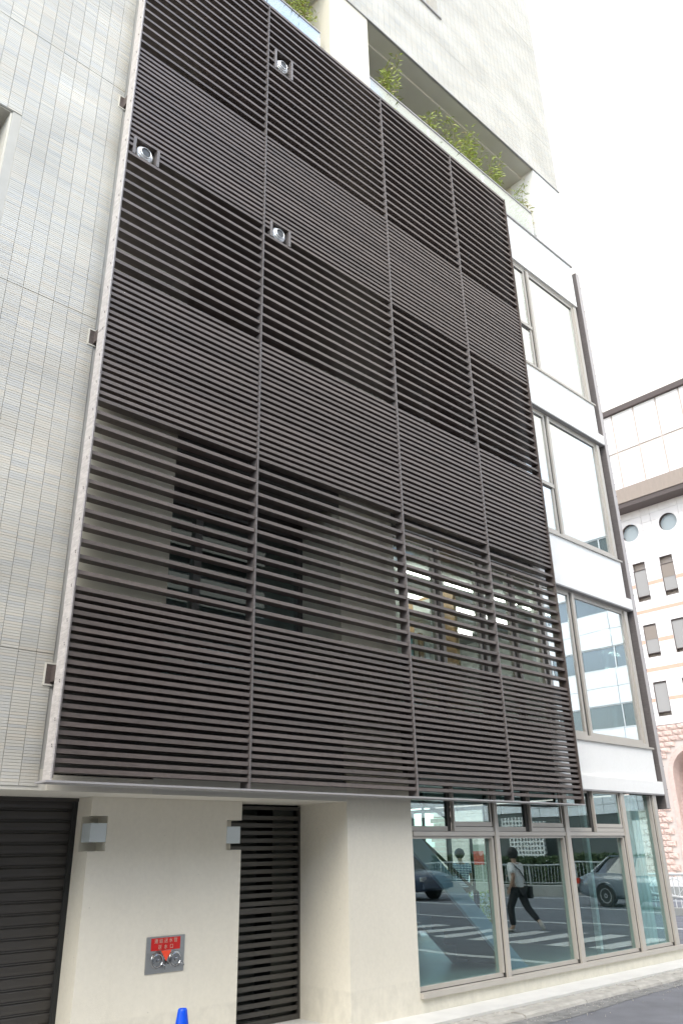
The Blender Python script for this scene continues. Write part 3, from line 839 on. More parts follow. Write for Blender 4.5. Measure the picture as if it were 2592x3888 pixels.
# ================================================================== BALCONY BAMBOO
def bamboo(label, x, h, spread, nculm, seed, dry=0.0, y=7.10):
    rnd = random.Random(seed)
    t = thing('bamboo_plant', label, 'plant', (x, y, 14.02), 'bamboo in the balcony planter')
    lb = bmesh.new(); cb = bmesh.new(); db = bmesh.new()
    for c in range(nculm):
        bxx, byy = rnd.gauss(0, spread*.45), rnd.uniform(-.12, .12)
        ax, ay = rnd.gauss(0, .16)*spread*2, rnd.uniform(-.22, .08)
        hh = h*rnd.uniform(.55, 1.0)
        pts = []
        for k in range(6):
            f = k/5
            pts.append((bxx+ax*f*f, byy+ay*f*f, hh*f*(1-.05*f)))
        tube(cb, pts, [.006*(1-.7*k/5) for k in range(6)], 4)
        nl_ = int(58*hh)
        for q in range(nl_):
            f = rnd.uniform(.22, 1.0)
            k = min(4, int(f*5)); u = f*5-k
            p = Vector(pts[k]).lerp(Vector(pts[k+1]), u)
            az = rnd.uniform(0, 6.283); el = rnd.uniform(-.5, 1.0)
            d = Vector((math.cos(az)*math.cos(el), math.sin(az)*math.cos(el), math.sin(el)))
            p = p+d*rnd.uniform(.0, .09)
            L = rnd.uniform(.05, .15); wd = rnd.uniform(.008, .015)
            s = d.cross(Vector((rnd.gauss(0, 1), rnd.gauss(0, 1), rnd.gauss(0, 1)))).normalized()*wd
            tip = p+d*L+Vector((0, 0, -L*.25))
            mid = p+d*L*.45
            b_ = db if rnd.random() < .10+dry else lb
            vv = [b_.verts.new(a) for a in (p, mid+s, tip, mid-s)]
            b_.faces.new(vv)
    obj('leaves', lb, m_leaf, t)
    obj('dry_leaves', db, m_leafd, t)
    obj('culms', cb, m_culm, t)
bamboo('dense tall bamboo clump above the blue reflecting balcony glass', 5.62, 1.85, .62, 24, 1)
bamboo('second bamboo clump along the blue reflecting glass, nearer the frame top', 4.6, 1.9, .5, 14, 11)
bamboo('tall bamboo clump beside the balcony column', 7.98, 2.0, .16, 9, 2)
bamboo('short bamboo tuft on the long balcony next after the tall clump', 9.22, 1.6, .13, 5, 3)
bamboo('slender arching bamboo in the middle of the long balcony', 9.95, 1.8, .22, 6, 4)
bamboo('broad bushy bamboo right of the balcony middle', 10.75, 1.85, .28, 11, 5)
bamboo('leaning bamboo with an upright tip near the balcony right end', 11.45, 1.9, .26, 8, 6)
bamboo('small bamboo sprig poking over the rail near the balcony end', 12.18, 1.6, .10, 4, 7)
bamboo('thin dry bamboo stalk at the balcony right end wall', 12.48, 1.55, .03, 2, 8, dry=.7)

# ================================================================== INSIDE THE GROUND FLOOR
st = thing('staircase', 'blue grey steel staircase with black rails behind the first street window', 'staircase', (9.8, 8.3, .06))
so_ = (-9.8, -8.3, -.06)
def slope(x): return 1.283-.805*(x-9.282)
for yy in (7.78, 8.82):
    bm = bmesh.new()
    X0, X1 = 7.75, 10.86
    f = [(X0, slope(X0)), (X1-.12, slope(X1-.12)), (X1, .06), (X1-.42, .06), (X0, slope(X0)-.30)]
    a = [bm.verts.new((x_, yy, z_)) for x_, z_ in f]; b = [bm.verts.new((x_, yy+.06, z_)) for x_, z_ in f]
    bm.faces.new(a); bm.faces.new(b[::-1])
    for i in range(5): bm.faces.new((a[i], b[i], b[(i+1) % 5], a[(i+1) % 5]))
    bmesh.ops.recalc_face_normals(bm, faces=bm.faces[:])
    obj('stringer', bm, m_stair, st, so_)
trd = mesh_of('tread', boxes((-.16, .13, 7.84, 8.82, -.03, .01)), m_staird)
rsr = mesh_of('riser', boxes((.10, .125, 7.84, 8.82, -.215, -.03)), m_staird)
for k in range(12):
    xx = 10.62-k*.255; zz = slope(xx)-.05
    if zz > 2.45: break
    ob('tread', trd, st, (so_[0]+xx, so_[1], so_[2]+zz)); ob('riser', rsr, st, (so_[0]+xx, so_[1], so_[2]+zz))
bm = bmesh.new(); 
def bar(bm, x0, z0, x1, z1, y, wv=.022, wy=.012):
    d = Vector((x1-x0, 0, z1-z0)); n_ = Vector((-d.z, 0, d.x)).normalized()*wv
    a = [bm.verts.new((p[0]+s*n_.x, y+t_, p[1]+s*n_.z)) for p in ((x0, z0), (x1, z1)) for s in (-1, 1) for t_ in (-wy, wy)]
    for f in ((0, 1, 3, 2), (4, 6, 7, 5), (0, 4, 5, 1), (2, 3, 7, 6), (0, 2, 6, 4), (1, 5, 7, 3)): bm.faces.new([a[i] for i in f])
bar(bm, 8.9, 2.40, 11.15, .98, 8.86); bar(bm, 11.15, 1.0, 11.13, .55, 8.86)
bmesh.ops.recalc_face_normals(bm, faces=bm.faces[:])
obj('handrail', bm, m_black, st, so_)
for xx, y_ in ((9.3, 8.86), (10.02, 8.86), (10.45, 8.86), (9.75, 7.80), (8.75, 7.80)):
    bm = bmesh.new(); bar(bm, xx, slope(xx)-.05, xx, slope(xx)+1.0 if y_ > 8 else min(2.4, slope(xx)+1.0), y_, .02)
    bmesh.ops.recalc_face_normals(bm, faces=bm.faces[:]); obj('baluster', bm, m_black, st, so_)
bm = bmesh.new(); bar(bm, 8.3, 2.42, 9.75, 1.85, 7.80)
bmesh.ops.recalc_face_normals(bm, faces=bm.faces[:]); obj('handrail', bm, m_black, st, so_)

tag(obj('steel_post', boxes((12.45, 12.53, 7.56, 7.64, .06, 2.43)), m_plate), 'slim pale steel post inside the third street window', 'post')
bm = bmesh.new()
N = 60
pv = []
for i in range(N+1):
    f = i/N; yy = 6.97+f*.34; xx = 13.18+.02*math.sin(f*30)
    pv.append((bm.verts.new((xx, yy, .10)), bm.verts.new((xx, yy, 2.38))))
for i in range(N): bm.faces.new((pv[i][0], pv[i+1][0], pv[i+1][1], pv[i][1]))
sc_m = bpy.data.materials.new('sheer_curtain'); sc_m.use_nodes = True
n_ = sc_m.node_tree.nodes; l_ = sc_m.node_tree.links; n_.remove(n_['Principled BSDF'])
t1 = n_.new('ShaderNodeBsdfTransparent'); t2 = n_.new('ShaderNodeBsdfTranslucent'); t2.inputs[0].default_value = (.9, .96, .97, 1); t3 = n_.new('ShaderNodeBsdfDiffuse'); t3.inputs[0].default_value = (.88, .94, .95, 1)
mA = n_.new('ShaderNodeMixShader'); mB = n_.new('ShaderNodeMixShader'); mA.inputs[0].default_value = .5; mB.inputs[0].default_value = .85
l_.new(t2.outputs[0], mA.inputs[1]); l_.new(t3.outputs[0], mA.inputs[2]); l_.new(t1.outputs[0], mB.inputs[1]); l_.new(mA.outputs[0], mB.inputs[2]); l_.new(mB.outputs[0], n_['Material Output'].inputs[0])
tag(obj('sheer_curtain', bm, sc_m, smooth=True), 'pale blue sheer curtain inside the corner window', 'curtain')

# ---- first floor room: lights, shelves, boards
for i, (xx, yy) in enumerate([(7.95+1.1*a, 7.9+.95*b) for a in range(5) for b in range(4)]):
    tag(obj('ceiling_light', boxes((xx-.42, xx+.42, yy-.025, yy+.025, 5.65, 5.70)), m_tube), 'fluorescent strip light glowing behind the right hand louvre panels', 'ceiling light', 'strip lights in the first floor room')
cb_ = thing('shelf_unit', 'cream shelf unit in the lit room behind the third louvre panel', 'shelf', (7.85, 8.2, 2.82))
for zz in (.0, .55, 1.1, 1.65, 2.2): obj('shelf_board', boxes((-.45, .45, 0, .4, zz, zz+.04)), m_cab, cb_)
obj('side_board', boxes((-.49, -.45, 0, .4, 0, 2.24)), m_cab, cb_); obj('side_board', boxes((.45, .49, 0, .4, 0, 2.24)), m_cab, cb_)
obj('back_board', boxes((-.45, .45, .36, .4, .04, 2.2)), m_cab, cb_)
rnd = random.Random(5)
for k in range(14):
    zz = [.04, .59, 1.14, 1.69][k % 4]; xx = -.4+(k//4)*.22
    obj('folder', boxes((xx, xx+.14, .02, .3, zz, zz+rnd.uniform(.2, .38))), [m_signw, m_teal, m_wood][k % 3], cb_)
tag(obj('wood_partition', boxes((9.4, 9.46, 7.5, 9.3, 2.82, 5.4)), m_wood), 'light wood partition behind the rightmost louvre panel', 'partition')
tag(obj('teal_notice_board', boxes((9.3, 9.9, 9.35, 9.4, 4.1, 4.9)), m_teal), 'teal notice board in the lit room behind the rightmost louvre panel', 'notice board')
rk = thing('file_rack', 'pale file rack with coloured binders behind the third louvre panel', 'rack', (8.75, 7.7, 2.82))
for zz in (0, .7, 1.4, 2.1): obj('shelf_board', boxes((-.35, .35, 0, .35, zz, zz+.035)), m_signw, rk)
for sx_ in (-.35, .32): obj('upright', boxes((sx_, sx_+.03, 0, .35, .035, 2.4)), m_signw, rk)
for k in range(15):
    zz = .035+.7*(k//5); xx = -.3+.12*(k % 5)
    obj('binder', boxes((xx, xx+.09, .03, .30, zz, zz+rnd.uniform(.28, .4))), [m_cab, m_teal, m_signw, m_wood][(k*7) % 4], rk)
tag(obj('white_post', boxes((10.90, 11.0, 7.0, 7.1, 2.82, 5.7)), m_signw), 'narrow white post behind the right edge of the louvre screen', 'post')
tag(obj('pale_screen', boxes((9.9, 10.35, 8.2, 8.26, 2.82, 5.0)), m_cab), 'cream standing screen in the room behind the rightmost louvre panel', 'screen')

# ================================================================== PINK STONE BUILDING ACROSS THE AVENUE
XB = 40.0
pk = thing('stone_building', 'pink stone and pale panel building with round windows across the avenue', 'building', (XB, 18, 0))
po = (-XB, -18, 0)
def Q(name, bm, mat, parent=None, smooth=False):
    return obj(name, bm, mat, parent or pk, po if parent is None else None, smooth)
YB0, YB1 = 5.0, 34.0
AC, AR, AS = 17.8, 1.17, 4.9                      # arch centre, inner radius, springing
Q('wall_core', boxes((XB+.06, XB+.5, YB0, AC-1.6, 0, 7.3), (XB+.06, XB+.5, AC+1.6, YB1, 0, 7.3), (XB+.06, XB+.5, AC-1.6, AC+1.6, 6.6, 7.3)), m_pinkm)
# arch surround
bm = bmesh.new()
prof = [(AC-1.42, 0), (AC-1.42, AS)]+[(AC-1.42*math.cos(math.pi*k/24), AS+1.42*math.sin(math.pi*k/24)) for k in range(1, 24)]+[(AC+1.42, AS), (AC+1.42, 0)]
prof2 = [(AC-AR, 0), (AC-AR, AS)]+[(AC-AR*math.cos(math.pi*k/24), AS+AR*math.sin(math.pi*k/24)) for k in range(1, 24)]+[(AC+AR, AS), (AC+AR, 0)]
rows = []
for a, b in zip(prof, prof2):
    rows.append([bm.verts.new((XB-.05, *a)), bm.verts.new((XB-.05, *b)), bm.verts.new((XB+1.1, *b)), bm.verts.new((XB+1.1, *a))])
for i in range(len(rows)-1):
    for k in range(4):
        bm.faces.new((rows[i][k], rows[i][(k+1) % 4], rows[i+1][(k+1) % 4], rows[i+1][k]))
bmesh.ops.recalc_face_normals(bm, faces=bm.faces[:])
Q('arch', bm, m_pink, smooth=False)
bm = bmesh.new()                                   # wall around the arch head
ang = 24
outer = []
for k in range(ang+1):
    a_ = math.pi*k/ang
    outer.append((AC-1.6+3.2*k/ang, 6.6))
for k in range(ang):
    p0 = prof[k+1]; p1 = prof[k+2]
    q0 = outer[k]; q1 = outer[k+1]
    bm.faces.new([bm.verts.new((XB+.055, *p)) for p in (p0, p1, q1, q0)])
bm.faces.new([bm.verts.new((XB+.055, *p)) for p in ((AC-1.6, 0), (AC-1.42, 0), (AC-1.42, AS), (AC-1.6, 6.6))])
bm.faces.new([bm.verts.new((XB+.055, *p)) for p in ((AC+1.42, 0), (AC+1.6, 0), (AC+1.6, 6.6), (AC+1.42, AS))])
bmesh.ops.recalc_face_normals(bm, faces=bm.faces[:])
Q('arch_spandrel', bm, m_pinkm)
Q('porch_back', boxes((XB+3.0, XB+3.2, AC-3, AC+3, 0, 6.6), (XB+1.1, XB+3.0, AC-3, AC-2.8, 0, 6.6), (XB+1.1, XB+3.0, AC+2.8, AC+3, 0, 6.6)), m_pink)
# rusticated blocks
def rock(w_, h_, seed):
    r_ = random.Random(seed); bm = bmesh.new()
    nx, nz = 5, 4
    g = []
    for i in range(nx+1):
        col_ = []
        for k in range(nz+1):
            e = i in (0, nx) or k in (0, nz)
            col_.append(bm.verts.new((0 if e else -r_.uniform(.03, .085), w_*i/nx, h_*k/nz)))
        g.append(col_)
    for i in range(nx):
        for k in range(nz): bm.faces.new((g[i][k], g[i+1][k], g[i+1][k+1], g[i][k+1]))
    back = [bm.verts.new((.07, a, b)) for a, b in ((0, 0), (w_, 0), (w_, h_), (0, h_))]
    edge = [[g[i][0] for i in range(nx+1)], [g[nx][k] for k in range(nz+1)], [g[nx-i][nz] for i in range(nx+1)], [g[0][nz-k] for k in range(nz+1)]]
    for i, e in enumerate(edge):
        bm.faces.new([back[i]]+e+[back[(i+1) % 4]])
    bmesh.ops.recalc_face_normals(bm, faces=bm.faces[:])
    return mesh_of('stone_block', bm, m_pink)
RH, RW = .27, .52
rocks = [rock(RW-.018, RH-.018, s) for s in range(5)]
halfr = [rock(RW/2-.018, RH-.018, s+20) for s in range(3)]
rest = bmesh.new(); nblk = 0
for j in range(27):
    z = 7.3-RH*(j+1)
    for i in range(-2, 58):
        y = 33.5-RW*(i+(.5 if j % 2 else 0))
        ly, hy = y, y+RW
        half = False
        if z < AS+.0:
            lim = 1.43
        else:
            zz = max(0, z-AS)
            lim = math.sqrt(max(0, 1.43**2-zz*zz)) if zz < 1.43 else 0
        if lim and ly < AC+lim and hy > AC-lim:
            continue
        vis = 16.0 < y < 20.6
        if vis and nblk < 290:
            ob('stone_block', rocks[(i*7+j*3) % 5], pk, (po[0]+XB, po[1]+y, z)); nblk += 1
        else:
            bx(rest, XB-.03, XB+.07, y, y+RW-.018, z, z+RH-.018)
tag(Q('stone_course', rest, m_pink), kind='stuff')
# pale panels with window openings
PW, PH = .53, .433
wcols = [18.85-1.55*k for k in range(-8, 9)]
wins = [(7.92, 9.42), (10.95, 12.47), (14.05, 15.62)]
Q('panel_backing', boxes((XB+.30, XB+.4, YB0, YB1, 7.3, 19.0)), m_pinkm)
stripes_full = [(13.13, 13.31), (10.02, 10.22)]
stripes_mid = [(14.59, 14.79), (11.50, 11.71), (8.48, 8.66)]
restp = bmesh.new(); npan = 0
pan_me = {}
def pane(y0, y1, z0, z1, mat, name):
    global npan
    vis = 15.6 < y0 < 20.6
    key = (round(y1-y0, 3), round(z1-z0, 3), mat.name)
    if vis and npan < 295 and mat is m_panel:
        if key not in pan_me:
            pan_me[key] = mesh_of(name, boxes((0, .06, 0, y1-y0, 0, z1-z0)), mat)
        ob(name, pan_me[key], pk, (po[0]+XB-.03, po[1]+y0, z0)); npan += 1
    else:
        bx(restp, XB-.03, XB+.03, y0, y1, z0, z1)
restS = bmesh.new()
def strip(y0, y1, z0, z1):
    bx(restS, XB-.034, XB+.03, y0, y1, z0, z1)
z = 7.31
nrow = int((18.95-7.31)/PH)
for j in range(nrow+1):
    z0 = 7.31+j*PH; z1 = min(z0+PH-.012, 18.98)
    y = YB0
    i = 0
    while y < YB1:
        y0, y1 = y, y+PW-.012
        y += PW; i += 1
        segs = [(y0, y1)]
        for c in wcols:
            w0, w1 = c-.36, c+.36
            if any(z0 < b-.02 and z1 > a+.02 for a, b in wins):
                ns = []
                for s0, s1 in segs:
                    if s1 <= w0 or s0 >= w1: ns.append((s0, s1))
                    else:
                        if s0 < w0: ns.append((s0, w0))
                        if s1 > w1: ns.append((w1, s1))
                segs = ns
        if z1 > 17.15 and z0 < 18.41:
            for kk in range(-7, 8):
                w0, w1 = 19.0-2.2*kk-.63, 19.0-2.2*kk+.63
                ns = []
                for s0, s1 in segs:
                    if s1 <= w0 or s0 >= w1: ns.append((s0, s1))
                    else:
                        if s0 < w0: ns.append((s0, w0))
                        if s1 > w1: ns.append((w1, s1))
                segs = ns
        for s0, s1 in segs:
            if s1-s0 > .03: pane(s0, s1, z0, z1, m_panel, 'wall_panel')
tag(Q('panel_course', restp, m_panel), kind='stuff')
for a, b in stripes_full: strip(YB0, YB1, a, b)
for a, b in stripes_mid:
    cs = sorted(wcols)
    for q in range(len(cs)-1): strip(cs[q]+.37, cs[q+1]-.37, a, b)
Q('salmon_band', restS, m_salmon)
wfm = mesh_of('window', boxes((XB-.02, XB+.10, -.36, -.335, 0, 1.5), (XB-.02, XB+.10, .335, .36, 0, 1.5), (XB-.02, XB+.10, -.335, .335, 0, .03), (XB-.02, XB+.10, -.335, .335, 1.47, 1.5)), m_brownrail)
wgm = mesh_of('glass_pane', boxes((XB+.02, XB+.028, -.335, .335, .03, 1.47)), m_wglass)
blm = mesh_of('blind', boxes((XB+.005, XB+.012, -.335, .335, .75, 1.47)), M('beige_blind', (.25, .21, .18), .8))
for c in wcols:
    for q, (a, b) in enumerate(wins):
        wi = ob('window', wfm, pk, (po[0], po[1]+c, a))
        ob('glass_pane', wgm, wi)
        if (int(c*10)+q) % 2: ob('blind', blm, wi)
# round windows, cornice, attic
for k in range(-7, 8):
    y = 19.0-2.2*k
    bm = bmesh.new()
    NS = 40; zlo = 7.31+PH*int((17.15-7.31)/PH); zhi = 7.31+PH*(int((18.41-7.31)/PH)+1)-.012
    ins, outs = [], []
    for q in range(NS):
        a_ = 2*math.pi*q/NS
        cy_, cz_ = math.cos(a_), math.sin(a_)
        ins.append(bm.verts.new((XB-.03, y+.5*cy_, 17.78+.5*cz_)))
        sc_ = 1/max(abs(cy_), abs(cz_))
        oy_, oz_ = y+.63*cy_*sc_, 17.78+(.63 if True else 0)*cz_*sc_
        oz_ = min(max(oz_, zlo), zhi) if abs(cz_)*sc_ < .999 else (zhi if cz_ > 0 else zlo)
        outs.append(bm.verts.new((XB-.03, oy_, oz_)))
    for q in range(NS):
        bm.faces.new((ins[q], ins[(q+1) % NS], outs[(q+1) % NS], outs[q]))
    bmesh.ops.recalc_face_normals(bm, faces=bm.faces[:])
    rw = Q('round_window', bm, m_panel, smooth=False)
    bm = bmesh.new(); lathe(bm, [(.5, 0), (.5, .30)], 'X', 40, (XB-.03, y, 17.78), cap=False)
    obj('reveal', bm, m_brownrail, rw)  # dark brown puts the recess shadow into the reveal's colour
    bm = bmesh.new(); lathe(bm, [(0, .22), (.5, .22), (.5, .24), (0, .24)], 'X', 36, (XB-.03, y, 17.78))
    obj('glass_pane', bm, m_bluglass, rw)
Q('cornice', boxes((XB-1.0, XB+.4, YB0, YB1, 19.25, 20.10)), m_cornice)
Q('cornice_soffit', boxes((XB-.95, XB+.4, YB0, YB1, 18.98, 19.25)), m_brownrail)
Q('attic_core', boxes((XB-.3, XB+8, YB0, YB1, 20.10, 25.1)), M('beige_joint', (.52, .45, .40), .9))
ap = mesh_of('attic_panel', boxes((XB-.36, XB-.30, 0, 1.27, 0, 2.40)), m_panel)
for k in range(21):
    for zz in (20.16, 22.68):
        ob('attic_panel', ap, pk, (po[0], po[1]+YB0+.2+1.36*k, zz))
Q('roof_rail', boxes((XB-.55, XB+.2, YB0, YB1, 25.1, 25.42)), m_brownrail)
# banner and white board in the arch
bn = thing('orange_banner', 'orange and white flame shaped banner hanging in the stone arch', 'banner', (XB+.7, 18.5, .3))
bm = bmesh.new()
N = 10; pv = []
for i in range(N+1):
    f = i/N
    wd_ = .06+.5*math.sin(min(1, f*1.25)*math.pi*.55)
    pv.append((bm.verts.new((.05*math.sin(f*5), -.02, 3.8-3.3*f)), bm.verts.new((.05*math.sin(f*5+1), -.02-wd_, 3.8-3.3*f-.1))))
for i in range(N): bm.faces.new((pv[i][0], pv[i+1][0], pv[i+1][1], pv[i][1]))
bmesh.ops.solidify(bm, geom=bm.faces[:], thickness=.01)
obj('cloth', bm, m_banner, bn)
obj('white_board', boxes((-.02, .02, .06, .32, .0, 3.6)), m_signw, bn)

# ================================================================== GREY OFFICE ACROSS THE AVENUE (seen mirrored in the windows)
go = thing('grey_office', 'grey panelled office block with ribbon windows across the avenue', 'building', (XB, -20, 0))
gg = (-XB, 20, 0)
obj('core', boxes((XB+.15, XB+12, -48, 4.6, 0, 21)), m_conc, go, gg)
offp = mesh_of('facade_panel', boxes((XB, XB+.15, 0, 1.97, 0, .93)), m_off)
bands = []
zb = 4.1
for k in range(5):
    w0 = 4.25+3.13*k; w1 = w0+1.25
    bands.append((w0, w1))
zprev = 3.35
for k, (w0, w1) in enumerate(bands):
    for i in range(26):
        y0 = -47.5+2.0*i
        for r_ in range(2):
            hgt = (w0-zprev)/2
            o = ob('facade_panel', offp, go, (gg[0], gg[1]+y0, zprev+hgt*r_))
            o.scale = (1, 1, (hgt-.02)/.93)
        wn_ = obj('window', boxes((XB+.06, XB+.14, y0, y0+.07, w0, w1), (XB+.06, XB+.14, y0+.07, y0+2.0, w0, w0+.06), (XB+.06, XB+.14, y0+.07, y0+2.0, w1-.06, w1)), m_offf, go, gg) if i % 1 == 0 else None
        obj('glass_pane', boxes((XB+.10, XB+.11, y0+.07, y0+2.0, w0+.06, w1-.06)), m_offw, wn_)
    zprev = w1
obj('parapet', boxes((XB, XB+.15, -47.5, 4.5, zprev+.01, 21.1)), m_off, go, gg)
# its street level: dark bays, lattice screen, shutter
obj('street_front', boxes((XB+.08, XB+.16, -48, 4.6, .3, 3.34)), M('dark_shop_front', (.05, .06, .06), .3), go, gg)
obj('shop_column', boxes((XB-.05, XB+.1, -12.3, -11.7, .3, 3.34), (XB-.05, XB+.1, -8.4, -8.0, .3, 3.34), (XB-.05, XB+.1, -5.0, -4.4, .3, 3.34), (XB-.05, XB+.1, -17.6, -17.0, .3, 3.34)), m_conc, go, gg)
obj('shop_shutter', boxes((XB-.02, XB+.08, -8.0, -5.0, .3, 2.9)), m_lat, go, gg)
bm = bmesh.new()
for i in range(11):
    bx(bm, XB-.9, XB-.75, -14.9+.21*i, -14.82+.21*i, .3, 3.1)
for k in range(13):
    bx(bm, XB-.895, XB-.755, -14.9, -12.72, .35+.21*k, .43+.21*k)
tag(obj('lattice_screen', bm, m_lat), 'white concrete lattice screen in front of the dark shop front', 'lattice screen')

# unseen block added behind the camera across the side street to shade the facade
ob2 = thing('unseen_shade_block', 'unseen grey concrete block added across the side street to shade the louvred building', 'building', (-15, -8, 0))
oo = (15, 8, 0)
obj('wall', boxes((-60, 11.0, -16, -4.6, -.05, 9.0)), m_conc, ob2, oo)
for k in range(2):
    for i in range(15):
        x0 = -58+4.5*i
        wq = obj('window', boxes((x0, x0+2.6, -4.6, -4.55, 3.9+3.4*k, 5.6+3.4*k)), m_offf, ob2, oo)
        obj('glass_pane', boxes((x0+.08, x0+2.52, -4.55, -4.545, 3.98+3.4*k, 5.52+3.4*k)), m_offw, wq)
struct('side_pavement', boxes((-60, 11.2, -4.59, -3.4, -.28, .08)), m_pave)

# fences of the avenue ---------------------------------------------------------
def fence(label, x, y0, y1, z0, h, mat, step, grp=None):
    f = thing('guard_fence', label, 'fence', (x, (y0+y1)/2, z0), grp)
    oy = -(y0+y1)/2
    bm = bmesh.new(); tube(bm, [(0, y0+oy, h), (0, y1+oy, h)], .03, 8); obj('rail', bm, mat, f)
    bm = bmesh.new(); tube(bm, [(0, y0+oy, .1), (0, y1+oy, .1)], .02, 6); obj('rail', bm, mat, f)
    n = int((y1-y0)/step)
    pm = mesh_of('bar', boxes((-.009, .009, -.009, .009, .1, h)), mat)
    for i in range(n+1):
        if i % 14 == 0:
            obj('post', boxes((-.03, .03, y0+oy+i*step-.03, y0+oy+i*step+.03, 0, h+.04)), mat, f)
        else:
            ob('bar', pm, f, (0, y0+oy+i*step, 0))
    return f
fence('grey railing with upright bars in front of the hedge across the avenue', 30.2, -30, -2.4, .30, .78, m_fgrey, .16)
wf = fence('white railing with crossed pattern at the street corner on the right', 22.4, 7.4, 13.6, -.05, .98, m_fence, .145)
bm = bmesh.new()
for k in range(6):
    yb = -3.0+k*1.05
    pts = [(0, yb+1.0*t_/8, .38+.5*math.sin(math.pi*t_/8)) for t_ in range(9)]
    tube(bm, pts, .014, 6)
    tube(bm, [(0, yb, .88), (0, yb+.5, .4), (0, yb+1.0, .88)], .012, 6)
obj('arch_pattern', bm, m_fence, wf)
tag(obj('fence_footing', boxes((22.2, 22.6, 7.3, 13.7, -.06, .12)), m_conc), 'low concrete footing under the white corner railing', 'footing')
gp = bmesh.new()
tube(gp, [(17.6, 8.2, -.05), (17.6, 8.25, .35), (17.6, 8.55, .62), (17.6, 9.4, .70), (17.6, 10.6, .70), (17.6, 11.2, .45), (17.6, 11.25, -.05)], .035, 10)
tag(obj('hoop_barrier', gp, m_fence, smooth=True), 'curved white tube barrier at the street corner on the right', 'barrier')

# hedge
def hedge(label, x, y0, y1, z0, h, n):
    hd = thing('hedge', label, 'hedge', (x, (y0+y1)/2, z0))
    oy = (y1-y0)/2
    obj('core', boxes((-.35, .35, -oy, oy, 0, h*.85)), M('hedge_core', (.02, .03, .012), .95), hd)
    rnd = random.Random(9); bm = bmesh.new()
    for i in range(n):
        p = Vector((rnd.uniform(-.5, .1) if rnd.random() < .8 else rnd.uniform(-.5, .5), rnd.uniform(-oy, oy), 0))
        p.z = h*(.05+.95*rnd.random()**.7)+rnd.uniform(-.03, .07)
        a = Vector((rnd.gauss(0, 1), rnd.gauss(0, 1), rnd.gauss(0, 1))).normalized()
        b = a.cross(Vector((rnd.gauss(0, 1), rnd.gauss(0, 1), rnd.gauss(0, 1)))).normalized()
        s = rnd.uniform(.05, .11)
        bm.faces.new([bm.verts.new(p+q) for q in (a*s, b*s*.5, -a*s, -b*s*.5)])
    obj('leaves', bm, m_hedge, hd)
hedge('clipped green hedge behind the grey railing across the avenue', 31.2, -13.2, -2.2, .30, 1.05, 9000)

